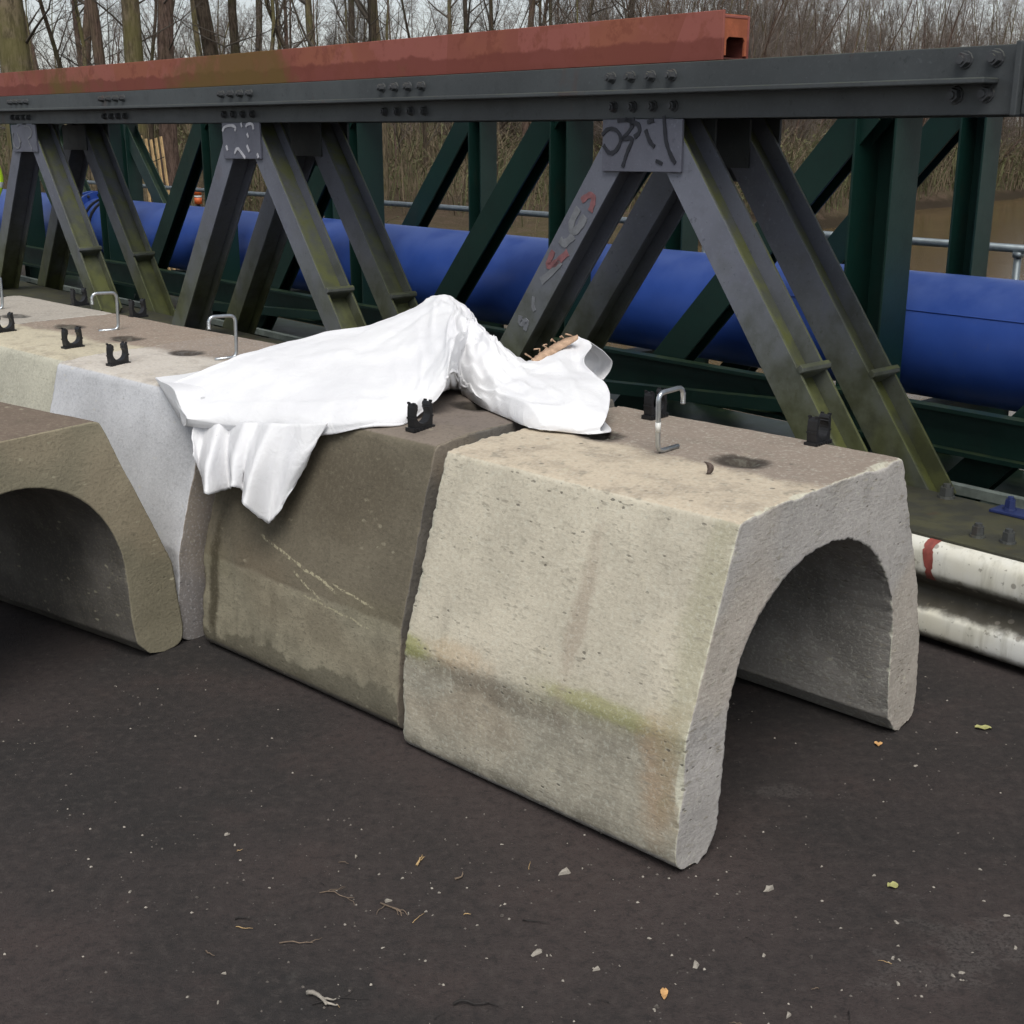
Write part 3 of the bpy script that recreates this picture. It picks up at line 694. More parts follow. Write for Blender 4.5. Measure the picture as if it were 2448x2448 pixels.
# ------------------------------------------------------------------ green pipe bridge
gb = empty('green_pipe_bridge', W(-4, 5.7, -.4)); tag(gb, 'dark green steel lattice bridge carrying the blue pipe', 'bridge')
def h_post(u1, v0, wid, dep, z0, z1):
    mb = MB()
    ubox(mb, u1-.012, u1, v0, v0+dep, z0, z1); ubox(mb, u1-wid, u1-wid+.012, v0, v0+dep, z0, z1)
    ubox(mb, u1-wid+.013, u1-.013, v0+dep-.012, v0+dep-.002, z0+.001, z1-.001)
    part(mb, 'post', M['green'], gb, .002)
near_u = [-1.20, -3.254, -5.326, -7.366, -9.42, -11.48, -13.52]
far_u = [-1.52, -3.574, -5.62, -7.66, -9.70, -11.75, -13.80, -15.85]
for k, u in enumerate(near_u): h_post(u, 5.0, .215 if k == 1 else .15, .2, -.42, 1.72)
for u in far_u: h_post(u, 6.3, .15, .16, -.42, 1.72)
def g_diag(ut, ub, v0, zt=1.70, zb=-.30):
    h_beam('diagonal', (ut, zt), (ub, zb), v0, .11, .17, M['green'], gb)
for a_, b_ in zip(near_u, near_u[1:]):
    if a_ > -11: g_diag(a_-.17, b_+.1, 5.03)
    else: g_diag(b_+.05, a_-.2, 5.03)
for a_, b_ in zip(far_u, far_u[1:]):
    if a_ > -11: g_diag(a_-.2, b_+.05, 6.33)
    else: g_diag(b_-.16, a_-.36, 6.33)
for v0 in (5.0, 6.3):
    q = MB(); ubox(q, -16.5, .4, v0, v0+.19, 1.722, 1.742); ubox(q, -16.5, .4, v0, v0+.19, 1.87, 1.89); ubox(q, -16.5, .4, v0+.09, v0+.10, 1.743, 1.869)
    part(q, 'top_chord', M['green'], gb)
    q = MB(); ubox(q, -16.5, .4, v0-.07, v0-.002, .435, .452); ubox(q, -16.5, .4, v0-.07, v0-.002, .255, .275); ubox(q, -16.5, .4, v0-.03, v0-.022, .276, .434)
    part(q, 'side_rail_beam', M['green'], gb)
    q = MB(); ubox(q, -16.5, .4, v0-.02, v0+.2, -.52, -.425); part(q, 'bottom_chord', M['green'], gb)
for u in near_u:
    q = MB(); ubox(q, u-.16, u-.02, 5.205, 6.295, .12, .30); part(q, 'cross_beam', M['green'], gb)
for a_, b_ in ((-5.0, -3.6), (-9.1, -7.7)):
    q = MB(); q.prism([W(a_, 4.5, .30), W(a_+.16, 4.5, .30), W(b_+.16, 5.0, .30), W(b_, 5.0, .30)], Z*.06); part(q, 'wind_brace', M['green'], gb)
q = MB(); ubox(q, -16, .4, 5.48, 5.50, .155, .178); part(q, 'edge_strip', M['strip'], gb)
q = MB(); ubox(q, -16, .4, 4.48, 4.52, .225, .262); part(q, 'edge_strip', M['strip2'], gb)
q = MB(); ubox(q, -16, .4, 5.205, 6.295, -.14, -.12); part(q, 'floor_plate', M['green'], gb)

# ------------------------------------------------------------------ blue pipe
PV, PZ, PR = 5.65, .632, .298
pipe = empty('blue_pipe', W(-4, PV, PZ)); tag(pipe, 'large blue coated pipe running through the green bridge', 'pipe')
def ring_tube(u0, u1, r0, r1, a0, a1, n, name, mat, parent):
    mb = MB(); vs = []; fs = []
    us = [u0 + (u1-u0)*k/24 for k in range(25)] if u1-u0 > 1 else [u0, u1]
    full = abs(a1-a0-2*pi) < 1e-6
    for u in us:
        for k in range(n+1):
            t = a0+(a1-a0)*k/n
            vs.append(W(u, PV+cos(t)*r1, PZ+sin(t)*r1))
        for k in range(n+1):
            t = a0+(a1-a0)*k/n
            vs.append(W(u, PV+cos(t)*r0, PZ+sin(t)*r0))
    s = 2*(n+1)
    for i in range(len(us)-1):
        for k in range(n):
            fs.append((i*s+k, (i+1)*s+k, (i+1)*s+k+1, i*s+k+1)); fs.append((i*s+n+1+k, i*s+n+2+k, (i+1)*s+n+2+k, (i+1)*s+n+1+k))
        if not full:
            fs.append((i*s, i*s+n+1, (i+1)*s+n+1, (i+1)*s)); fs.append((i*s+n, (i+1)*s+n, (i+1)*s+2*n+1, i*s+2*n+1))
    e = (len(us)-1)*s
    for k in range(n):
        fs.append((k, k+1, n+2+k, n+1+k)); fs.append((e+k, e+n+1+k, e+n+2+k, e+k+1))
    mb.add(vs, fs, True); me = mb.mesh(name, mat); me.transform(Matrix.Translation(-wl(parent))); fix_normals(me)
    o = bpy.data.objects.new(name, me); col.objects.link(o); o.parent = parent
    m_ = o.modifiers.new('split', 'EDGE_SPLIT'); m_.split_angle = radians(40); return o
ring_tube(-13.2, .5, PR-.012, PR, 0, 2*pi, 48, 'shell', M['pipe'], pipe)
ring_tube(-18, -13.25, PR-.012, PR-.004, 0, 2*pi, 40, 'shell', M['pipe'], pipe)
ring_tube(-4.35, .5, PR+.001, PR+.006, radians(62), radians(150), 20, 'wrap_strip', M['pipe'], pipe)
for u in (-13.28, -13.14): 
    fl = ring_tube(u, u+.05, PR-.01, PR+.065, 0, 2*pi, 32, 'flange', M['pipe'], pipe)
    for k in range(16):
        t = 2*pi*k/16; hex_bolt('flange_bolt', W(u+.05, PV+cos(t)*(PR+.04), PZ+sin(t)*(PR+.04)), U, .012, .03, fl, M['bolt'])
for u in (-12.9, -12.75):
    ring_tube(u, u+.03, PR, PR+.02, 0, 2*pi, 32, 'band', M['black_pl'], pipe)
q = MB(); q.tube([W(-12.82, PV-.14, PZ+PR+.03), W(-12.82, PV-.05, PZ+PR+.06), W(-12.82, PV+.05, PZ+PR+.05), W(-12.82, PV+.16, PZ+PR+.02)], .02, 6); part(q, 'band_clamp', M['black_pl'], pipe)

# ------------------------------------------------------------------ galvanised handrail
hr = empty('handrail', W(-4, 6.9, -.3)); tag(hr, 'grey galvanised tube handrail behind the blue pipe', 'handrail')
q = MB(); q.tube([W(-18, 6.9, .962), W(-10, 6.9, .966), W(.5, 6.9, .962)], .024, 10); part(q, 'rail', M['galv'], hr)
q = MB(); q.tube([W(-18, 6.9, .50), W(.5, 6.9, .50)], .019, 8); part(q, 'middle_rail', M['galv'], hr)
u = -3.64
while u > -18:
    q = MB(); q.tube([W(u, 6.9, -.9), W(u, 6.9, .944)], .022, 8); part(q, 'post', M['galv'], hr)
    q = MB(); q.tube([W(u, 6.9, .915), W(u, 6.9, .945)], .032, 8); part(q, 'fitting', M['galv'], hr); u -= 2.3

# ------------------------------------------------------------------ white crash barrier lying along the yard edge
wb = empty('crash_barrier', W(-1.9, 3.5, 0)); tag(wb, 'grimy white painted corrugated crash barrier rail along the yard edge', 'crash barrier')
prof = chaikin([(.060, .354), (.040, .352), (.020, .345), (.004, .325), (.0, .30), (.0, .265), (.004, .245), (.026, .222), (.062, .195), (.076, .185), (.076, .165), (.062, .150), (.026, .135), (.004, .120), (.0, .102), (.0, .068), (.004, .046), (.020, .026), (.04, .02), (.06, .018)], 2)
def sweep_profile(u0, u1, off, thick):
    mb = MB(); n_ = len(prof); vs = []
    nr = []
    for k in range(n_):
        a_ = Vector(prof[max(0, k-1)]); b_ = Vector(prof[min(n_-1, k+1)]); d = (b_-a_).normalized(); nr.append(Vector((d.y, -d.x)))
    for u in (u0, u1):
        for s in (off, off-thick):
            for k in range(n_): vs.append(W(u, 3.50+prof[k][0]+nr[k].x*s, prof[k][1]+nr[k].y*s))
    fs = []; N2 = 2*n_
    for k in range(n_-1):
        fs.append((k, k+1, N2+k+1, N2+k)); fs.append((n_+k, N2+n_+k, N2+n_+k+1, n_+k+1))
        fs.append((k, n_+k, n_+k+1, k+1)); fs.append((N2+k, N2+k+1, N2+n_+k+1, N2+n_+k))
    fs += [(0, N2, N2+n_, n_), (n_-1, 2*n_-1, N2+2*n_-1, N2+n_-1)]
    mb.add(vs, fs, True); return mb
def finish(mb, name, mat, parent, smooth_angle=40):
    me = mb.mesh(name, mat); me.transform(Matrix.Translation(-wl(parent))); fix_normals(me)
    o = bpy.data.objects.new(name, me); col.objects.link(o); o.parent = parent
    m_ = o.modifiers.new('split', 'EDGE_SPLIT'); m_.split_angle = radians(smooth_angle); return o
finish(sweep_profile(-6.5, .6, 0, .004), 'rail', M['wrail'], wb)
# red paint splash over the upper wave
full = prof; cut = [p_ for p_ in prof if p_[1] > .222]
mb = MB(); vs = []; fs = []; n_ = len(cut)
for k, p_ in enumerate(cut):
    f = k/(n_-1); a_ = Vector(cut[max(0, k-1)]); b_ = Vector(cut[min(n_-1, k+1)]); d = (b_-a_).normalized(); nv = Vector((d.y, -d.x))
    sg = 1 if nv.x < 0 else -1
    wdt = .014 + .006*sin(f*7) + (.008 if .45 < f < .75 else 0); cu = -2.02 - .012*sin(f*5) - .02*f
    for s in (-1, 1):
        uu_ = cu + s*wdt + .004*noise.noise((f*9, s*3, 1))
        vs.append(W(uu_, 3.50+p_[0]+nv.x*sg*.0016, p_[1]+nv.y*sg*.0016))
for k in range(n_-1): fs.append((2*k, 2*k+1, 2*k+3, 2*k+2))
mb.add(vs, fs, True); mb.build('red_paint_splash', M['red_spray'], wb, True)
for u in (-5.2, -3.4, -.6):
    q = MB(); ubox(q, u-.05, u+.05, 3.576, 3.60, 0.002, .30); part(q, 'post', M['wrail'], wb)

# ------------------------------------------------------------------ black pipe clips and bent bars on the block tops
def clip_proto():
    base = MB(); cr = MB()
    # saddle: local y across the block, x along the pipe
    base.box((-.021, -.046, 0), (.021, .046, .012))
    for k in range(7): base.box((-.0235, -.043+k*.0133, .001), (.0235, -.037+k*.0133, .010))
    ro, ri, cz = .040, .030, .052
    outer = [(-.040, .0125), (-.040, .05)] ; inner = []
    prof_l = [(-.0385, .012), (-.040, .030), (-.0405, .055), (-.039, .078), (-.036, .088), (-.031, .0905), (-.026, .087), (-.0235, .080), (-.0255, .074)]
    for k in range(9):
        t = radians(140 + k*(130/8)); prof_l.append((ri*cos(t), cz+ri*sin(t)))
    prof_l.append((0, .0125))
    right = [(-a_, b_) for a_, b_ in prof_l[::-1]]
    for pr_ in (prof_l, right): cr.prism([(-.0165, a_, b_) for a_, b_ in pr_], (.033, 0, 0))
    for s in (-1, 1):
        cr.box((-.018, s*.0395-.003, .040), (.018, s*.0395+.003, .046)); cr.box((-.018, s*.036-.003, .0875), (-.008, s*.036+.003, .094)); cr.box((.006, s*.036-.003, .0875), (.017, s*.036+.003, .094))
    return base.mesh('clip_base', M['black_pl']), cr.mesh('clip_cradle', M['black_pl'])
cb, cc = clip_proto(); fix_normals(cc)
def place_clip(k, s, n_, label, dz=0.0, rot=0):
    p_ = bw(k, s, n_, 0); t = empty('pipe_clip', (p_.x, p_.y, .795+dz), B[k].rotation_euler.z + radians(rot)); tag(t, label, 'pipe clip', 'black pipe clips on the blocks')
    t.scale = (.87, .87, .87)
    for nm, me in (('base', cb), ('cradle', cc)):
        o = bpy.data.objects.new(nm, me); col.objects.link(o); o.parent = t
place_clip(1, .745, .84, 'black plastic pipe clip on the beige block, beside the bent bar at the far edge', .010)
place_clip(1, .235, .885, 'black plastic pipe clip near the far right corner of the beige block', .008)
place_clip(2, .150, .250, 'black plastic pipe clip pressed against the white sheet on the dark block', .002)
place_clip(3, .69, .268, 'black plastic pipe clip at the near edge of the pale grey block', .0)
place_clip(4, .21, .315, 'black plastic pipe clip at the near edge of the yellowish block', .002)
place_clip(4, .78, .32, 'black plastic pipe clip cut by the left picture edge, near side', .002)
place_clip(4, .77, .93, 'black plastic pipe clip behind a bent bar on the far edge of the row', .004)
place_clip(6, .40, .95, 'small far black plastic pipe clip against the dark truss legs', .004)

def bar(k, s, n_, sgn, label, dz=0.0, tilt=0.0, sticker=False):
    p_ = bw(k, s, n_, 0); t = empty('bent_bar', (p_.x, p_.y, .795+dz), B[k].rotation_euler.z + radians(tilt)); tag(t, label, 'steel bar', 'bent steel bars standing on the blocks')
    pts = []; r = .0065
    path = [(.0, .085, .008), (0, 0, .008), (0, -.004, .160), (0, .098, .163), (0, .1, .118)]
    path = [(0, sgn*b_, c_) for a_, b_, c_ in path]
    out = [Vector(path[0])]
    for a_, b_, c_ in zip(path, path[1:], path[2:]):
        A_, B_, C_ = Vector(a_), Vector(b_), Vector(c_); p1 = B_+(A_-B_).normalized()*.022; p2 = B_+(C_-B_).normalized()*.022
        for f in (0, .25, .5, .75, 1): out.append(p1.lerp(B_, f).lerp(B_.lerp(p2, f), f))
    out.append(Vector(path[-1]))
    q = MB(); q.tube(out, r, 10); o = bpy.data.objects.new('bar', q.mesh('bar', M['zinc'])); col.objects.link(o); o.parent = t
    q = MB(); e = out[-1]
    for j in range(6): q.tube([e+Z*(.002+j*.005), e+Z*(.0045+j*.005)], r*1.09, 10)
    o = bpy.data.objects.new('thread', q.mesh('thread', M['zinc'])); col.objects.link(o); o.parent = t
    if sticker:
        q = MB(); q.tube([(0, -.0015, .060), (0, -.0025, .085)], r+.0008, 10, True); o = bpy.data.objects.new('sticker', q.mesh('sticker', M['helmet'])); col.objects.link(o); o.parent = t  # short white sleeve round the upright of the bar
bar(1, .47, .50, 1, 'zinc C-shaped bent bar standing on the beige block', .008, 0, True)
bar(4, .47, .66, -1, 'zinc bent bar on the yellowish block near the truss legs', .003, -10)
bar(3, .47, .62, -1, 'zinc bent bar on the pale grey block behind the white sheet', .003, -10)
bar(6, .50, .62, -1, 'zinc bent bar on the farthest block at the left picture edge', .003, -10)
# a broken curved shard on the beige block
p_ = bw(1, .264, .417, .806); q = MB(); vs = []; fs = []
for k in range(9):
    t = k/8; a_ = radians(-50+130*t); w_ = .003*sin(pi*min(1, t*1.05))+.0012
    c = Vector((cos(a_)*.015, 0, sin(a_)*.017+.013)); vs += [p_+c+Vector((-.004-w_, 0, 0)), p_+c+Vector((.004+w_, 0, 0)), p_+c+Vector((.003, .004+w_, 0)), p_+c+Vector((-.003, .004+w_, 0))]
for k in range(8):
    for j in range(4): fs.append((4*k+j, 4*k+(j+1) % 4, 4*k+4+(j+1) % 4, 4*k+4+j))
fs += [(3, 2, 1, 0), (32, 33, 34, 35)]; q.add(vs, fs, True)
tag(q.build('curled_leaf', M['dark_leaf']), 'small curled grey-brown leaf lying on the beige block top', 'leaf')

# ------------------------------------------------------------------ white sheet
CF= [(-1.006, 3.847, 0.735), (-0.885, 3.803, 0.735), (-0.702, 3.687, 0.75), (-0.527, 3.565, 0.775), (-0.399, 3.517, 0.8), (-0.307, 3.529, 0.805), (-0.255, 3.613, 0.83), (-0.201, 3.636, 0.88), (-0.176, 3.671, 0.92), (-0.162, 3.853, 0.87), (-0.155, 3.904, 0.81), (-0.097, 3.73, 0.805), (-0.024, 3.584, 0.805), (0.05, 3.444, 0.812), (0.122, 3.399, 0.815), (0.186, 3.373, 0.815), (0.239, 3.377, 0.82)]
CT= [(-1.125, 4.059, 0.81), (-0.985, 4.138, 0.86), (-0.852, 4.181, 0.9), (-0.728, 4.288, 0.92), (-0.587, 4.315, 0.95), (-0.478, 4.314, 0.97), (-0.359, 4.409, 1.0), (-0.252, 4.417, 1.05), (-0.174, 4.284, 1.04), (-0.125, 4.122, 1.01), (-0.097, 4.016, 0.98), (-0.051, 3.962, 0.95), (-0.002, 3.913, 0.92), (0.064, 3.933, 0.9), (0.141, 3.992, 0.93), (0.203, 4.078, 0.955), (0.246, 4.035, 0.95)]
def cr_(p0, p1, p2, p3, t):
    return .5*((2*p1) + (p2-p0)*t + (2*p0-5*p1+4*p2-p3)*t*t + (3*p1-p0-3*p2+p3)*t**3)
def spline(P, per, closed=False):
    n_ = len(P); out = []
    rng = n_ if closed else n_-1
    for i in range(rng):
        g_ = lambda k: P[k % n_] if closed else P[max(0, min(n_-1, k))]
        for j in range(per): out.append(cr_(g_(i-1), g_(i), g_(i+1), g_(i+2), j/per))
    if not closed: out.append(P[-1].copy())
    return out
sheet = empty('white_sheet', (-.45, 3.75, .8)); tag(sheet, 'crumpled white felt-lined sheet draped across the concrete blocks', 'sheet')
nb = Vector((.681, .732, 0)); rows = []
bulge = [.0, .012, .02, .022, .022, .026, .04, .035, .03, .04, .05, .045, .035, .03, .02, .015, .01]
for i in range(len(CF)):
    F, T = Vector(CF[i]), Vector(CT[i]); d = T-F; back = Vector((d.x, d.y, 0)).normalized() if i < 10 else nb
    up_ = Vector((0, 0, 1))
    th = min(.09, .2*d.length); h = bulge[i]
    low = max(.806, F.z-.01) if i > 3 else F.z-.015
    und = F + back*.05; und.z = low
    Pb = T + back*min(.12, .06+th); Pb.z = max(.815, T.z-(.22 if 4 < i < 10 else .45)*(T.z-.8)-.008)
    Pc = T + back*.06; Pc.z = .812; Pm = F.lerp(T, .5); Pm.z = .81
    ctl = [F, F.lerp(T, .06)+up_*(h*.8+.012), F.lerp(T, .33)+up_*(h+.012), F.lerp(T, .66)+up_*(h+.008), F.lerp(T, .90)+up_*(h*.55), T, Pb, Pc, Pm, und]
    if i == len(CF)-1:
        ctl[1] += Vector((.018, -.004, 0)); ctl[2] += Vector((.034, -.010, .0)); ctl[3] += Vector((-.026, .008, -.004)); ctl[4] += Vector((.006, 0, .006)); ctl[5] += Vector((.002, 0, .008))
    if i == len(CF)-2: ctl[3] += Vector((0, 0, -.022)); ctl[2] += Vector((0, 0, .012))
    rows.append(spline(ctl, 12, True))
cols_ = list(zip(*rows)); cols_ = [spline(list(c), 14) for c in cols_]
nr_, nc_ = len(cols_[0]), len(cols_)
CRL = ((.54, .16, .20, .30, .009), (.53, .22, .30, .10, -.008), (.55, .30, .34, .38, .008), (.52, .10, .36, .06, .008), (.40, .33, .10, .22, -.007), (.60, .12, .78, .20, .010), (.61, .26, .80, .34, -.010), (.60, .36, .74, .28, .009), (.70, .10, .92, .14, .008), (.84, .30, .98, .18, -.009), (.28, .12, .06, .16, .006))
mb = MB(); vs = []
for r in range(nr_):
    f = r/(nr_-1)
    for c in range(nc_):
        p_ = cols_[c][r].copy(); q = Vector((p_.x*3.4, p_.y*3.4, p_.z*6))
        amp = .008 + .024*math.exp(-((f-.60)/.12)**2) + .006*(f > .8)
        k_ = noise.noise(q*1.3)+.5*abs(noise.noise(q*3.1+Vector((3, 1, 2))))*1.6-.4
        rid = (1-abs(noise.noise(Vector((f*19, c/nc_*4.5, 2)))*2.2))*math.exp(-((f-.60)/.10)**2)*.016
        rid += (1-abs(noise.noise(Vector((f*9+3, c/nc_*3, 5)))*2.6))*.005
        crs = (max(0, .5-abs(noise.noise(Vector((f*13+2, c/nc_*5, 8))))*3.2)*.013 + max(0, .5-abs(noise.noise(Vector((f*6-c/nc_*5, c/nc_*6+f*9, 1))))*3.6)*.009)*(.35+1.8*math.exp(-((f-.62)/.2)**2))
        rid += crs
        cc_ = c/nc_
        for f0, c0, f1, c1, hh in CRL:
            ab = (f1-f0, (c1-c0)*2.2); ap = (f-f0, (cc_-c0)*2.2); tt = max(0, min(1, (ab[0]*ap[0]+ab[1]*ap[1])/(ab[0]**2+ab[1]**2)))
            dd_ = sqrt((ap[0]-ab[0]*tt)**2 + (ap[1]-ab[1]*tt)**2)
            if dd_ < .035: rid += hh*(1-dd_/.035)*(1-.5*tt)
        if p_.z > .82 or c < 52: p_.z += amp*k_*.8 + rid; p_ -= nb*(amp*noise.noise(q*1.7+Vector((7, 7, 7)))*.7)
        if f > .56: p_.z = max(p_.z, .810)
        vs.append(p_)
fs = [(r*nc_+c, r*nc_+(c+1) % nc_, (r+1)*nc_+(c+1) % nc_, (r+1)*nc_+c) for r in range(nr_-1) for c in range(nc_)]
mb.add(vs, fs, True); mb.add([], [])
mb.f.append(tuple(range(nc_))[::-1]); mb.sm.append(False); mb.mi.append(0)
me = mb.mesh('bundle', M['cloth']); me.transform(Matrix.Translation(-sheet.location)); fix_normals(me)
o = bpy.data.objects.new('bundle', me); col.objects.link(o); o.parent = sheet
m_ = o.modifiers.new('thick', 'SOLIDIFY'); m_.thickness = .003; m_.offset = -1
# flap hanging down the face of the dark block
FT= [(-1.0, 3.885, 0.721), (-0.964, 3.87, 0.715), (-0.91, 3.803, 0.727), (-0.875, 3.811, 0.721), (-0.816, 3.722, 0.74), (-0.771, 3.702, 0.743), (-0.715, 3.635, 0.757), (-0.667, 3.626, 0.758), (-0.602, 3.576, 0.768), (-0.536, 3.548, 0.778)]
FB= [(-0.984, 3.809, 0.642), (-0.961, 3.822, 0.553), (-0.899, 3.681, 0.556), (-0.878, 3.756, 0.544), (-0.825, 3.626, 0.591), (-0.807, 3.658, 0.569), (-0.755, 3.563, 0.56), (-0.733, 3.584, 0.486), (-0.679, 3.565, 0.527), (-0.602, 3.574, 0.658)]
def crisp(P, per):
    A = spline(P, per); out = []
    for k, a_ in enumerate(A):
        i = min(len(P)-2, k//per); f = k/per-i; out.append(a_.lerp(P[i].lerp(P[i+1], f), .55))
    return out
mF = sum((Vector(p_) for p_ in FT), Vector())/len(FT)
FBx = [Vector(p_) - nb*(0, .004, .028, -.014, .006, -.004, .036, -.016, .006, 0)[k] for k, p_ in enumerate(FB)]
tp_ = crisp([Vector(p_) + nb*.02 + Z*.02 for p_ in FT], 8); bt_ = crisp(FBx, 8); nt_ = 26; vs = []; nC = len(tp_)
for j in range(nt_+1):
    t = j/nt_
    for c in range(nC):
        p_ = tp_[c].lerp(bt_[c], t); p_ -= nb*(.022*sin(pi*min(1, t*1.1))*.6 + .009*noise.noise((c*.16, t*2.2, 1)) + .004*noise.noise((c*.5, t*5, 3)))
        if t > .9: p_ += Z*.006*noise.noise((c*.6, 2, 2))
        vs.append(p_)
mb = MB(); mb.add(vs, [(j*nC+c, j*nC+c+1, (j+1)*nC+c+1, (j+1)*nC+c) for j in range(nt_) for c in range(nC-1)], True)
me = mb.mesh('hanging_flap', M['cloth']); me.transform(Matrix.Translation(-sheet.location))
o = bpy.data.objects.new('hanging_flap', me); col.objects.link(o); o.parent = sheet
m_ = o.modifiers.new('thick', 'SOLIDIFY'); m_.thickness = .003
# torn brown felt along the back lip
RO= [(0.056, 3.905, 0.905), (0.106, 3.952, 0.93), (0.157, 3.993, 0.95), (0.204, 3.994, 0.97)]
RI= [(0.078, 3.859, 0.895), (0.124, 3.886, 0.91), (0.168, 3.923, 0.93), (0.212, 3.952, 0.95)]
ro_ = spline([Vector(p_)+Z*.012 for p_ in RO], 8); ri_ = [a_.lerp(b_, .62) for a_, b_ in zip(ro_, spline([Vector(p_)+Z*.014 for p_ in RI], 8))]; mb = MB(); vs = []
for k in range(len(ro_)):
    f = k/(len(ro_)-1); tap = sin(pi*min(1, .08+f*.9))**.3
    mid_ = ro_[k].lerp(ri_[k], .5); jag = .011*noise.noise((k*1.3, 1, 1))
    vs += [mid_.lerp(ro_[k], tap)+Z*(.006+jag), mid_+Z*.008, mid_.lerp(ri_[k], tap)+Z*.002]
mb.add(vs, [(3*k+j, 3*k+j+1, 3*k+4+j, 3*k+3+j) for k in range(len(ro_)-1) for j in (0, 1)], True)
for k in range(1, len(ro_)-1):
    for _ in range(2):
        if k % 4 == 1 and _ == 0:
            b_ = vs[3*k]; mb.tube([b_, b_+Vector((R.uniform(-.02, .004), R.uniform(-.01, .02), R.uniform(.004, .022))), b_+Vector((R.uniform(-.025, .0), R.uniform(-.01, .015), R.uniform(.003, .016)))], [.0009, .0007, .0003], 4)
me = mb.mesh('felt_edge', M['felt']); me.transform(Matrix.Translation(-sheet.location))
o = bpy.data.objects.new('felt_edge', me); col.objects.link(o); o.parent = sheet
m_ = o.modifiers.new('thick', 'SOLIDIFY'); m_.thickness = .004

# ------------------------------------------------------------------ small debris on the asphalt
def chip_mesh(seed, flat):
    r = random.Random(seed+40); mb = MB(); n_ = 5
    lo = [Vector((cos(2*pi*(k+.6*r.random())/n_)*(.6+.9*r.random()), sin(2*pi*(k+.6*r.random())/n_)*(.35+.6*r.random()), 0)) for k in range(n_)]
    hi = [p_*(.55+.3*r.random()) + Z*flat*(.6+.8*r.random()) for p_ in lo]
    mb.add(lo+hi+[Vector((.1, .05, flat*1.35))], [(k, (k+1) % n_, n_+(k+1) % n_, n_+k) for k in range(n_)] + [(n_+k, n_+(k+1) % n_, 2*n_) for k in range(n_)] + [tuple(range(n_))[::-1]])
    return mb
chips = [chip_mesh(k, f).mesh('chip', M[mm]) for k, (f, mm) in enumerate(((.6, 'chip'), (.35, 'chip'), (.7, 'chip_dark'), (.25, 'chip'), (.6, 'chip')))]
def debris(name, me, x, y, s, label, cat, group=None, rz=None, z=.0005):
    o = bpy.data.objects.new(name, me); col.objects.link(o); o.location = (x, y, z); o.scale = (s, s, s); o.rotation_euler = (0, 0, R.uniform(0, 6.28) if rz is None else rz)
    tag(o, label, cat, group); return o
G1 = 'small pale stone chips strewn over the asphalt'
debris('stone', chips[0], .118, 2.505, .013, 'rough pale stone on the asphalt in front of the beige block\'s lower edge', 'stone')
debris('stone', chips[4], .564, 2.439, .014, 'jagged white stone on the asphalt just right of the beige block\'s front foot', 'stone')
debris('stone', chips[1], .367, 2.176, .014, 'flat pale greenish chip on the asphalt near the bottom centre', 'stone chip')
debris('stone', chips[3], .051, 2.219, .015, 'broad flat white chip left of the bottom centre', 'stone chip')
cl = [(.159, 2.523), (-.345, 2.523), (.201, 2.179)]
rr = random.Random(3)
cl += [(.80+rr.gauss(0, .12), 2.22+rr.gauss(0, .08)) for _ in range(14)] + [(.30+rr.gauss(0, .06), 2.13+rr.gauss(0, .04)) for _ in range(6)] + [(-.15+rr.gauss(0, .12), 2.40+rr.gauss(0, .08)) for _ in range(14)]
while len(cl) < 86:
    x, y = rr.uniform(-1.2, 1.6), rr.uniform(1.95, 3.6)
    p_ = Vector((x, y, 0)); inb = False
    for k in (1, 2, 3, 7):
        q_ = p_-Vector((B[k].location.x, B[k].location.y, 0)); a_ = B[k].rotation_euler.z
        lx = q_.x*cos(a_)+q_.y*sin(a_); ly = -q_.x*sin(a_)+q_.y*cos(a_)
        if -.98 < lx < .05 and -.05 < ly < 1.16: inb = True
    if not inb and p_.dot(V) < 3.35: cl.append((x, y))
for i, (x, y) in enumerate(cl):
    debris('stone_chip', chips[i % 5], x, y, rr.choice((.003, .0035, .0045, .0055, .0075)), 'tiny pale stone chip lying loose on the dark asphalt', 'stone chip', G1)
def leaf(L_, w_, curl, mat):
    mb = MB(); vs = []; n_ = 7
    for k in range(n_):
        t = k/(n_-1); hw = w_*sin(pi*(.08+.84*t))**.8
        for s in (-1, 0, 1): vs.append(((t-.5)*L_, s*hw*(1+.2*sin(k*2.1)), .002+abs(s)*curl+.002*sin(k*1.7)))
    mb.add(vs, [(3*k+j, 3*k+j+1, 3*k+4+j, 3*k+3+j) for k in range(n_-1) for j in (0, 1)], True); return mb.mesh('leaf', M[mat])
lf = leaf(.045, .012, .005, 'leaf_y'); debris('leaf', lf, 1.314, 3.224, 1, 'pale yellow-green leaf on the asphalt right of the beige block\'s far foot', 'leaf', None, -.1)
debris('leaf', leaf(.026, .011, .004, 'leaf_y'), .841, 2.451, 1, 'small yellowish leaf on the asphalt at lower right', 'leaf', None, .2)
debris('wood_chip', leaf(.024, .010, .004, 'leaf_o'), .995, 3.128, 1, 'round peach-coloured chip in front of the open arch', 'wood chip')
debris('wood_chip', leaf(.034, .007, .003, 'leaf_o'), .294, 2.086, 1, 'orange splinter of wood near the bottom edge', 'wood chip', None, 1.45)
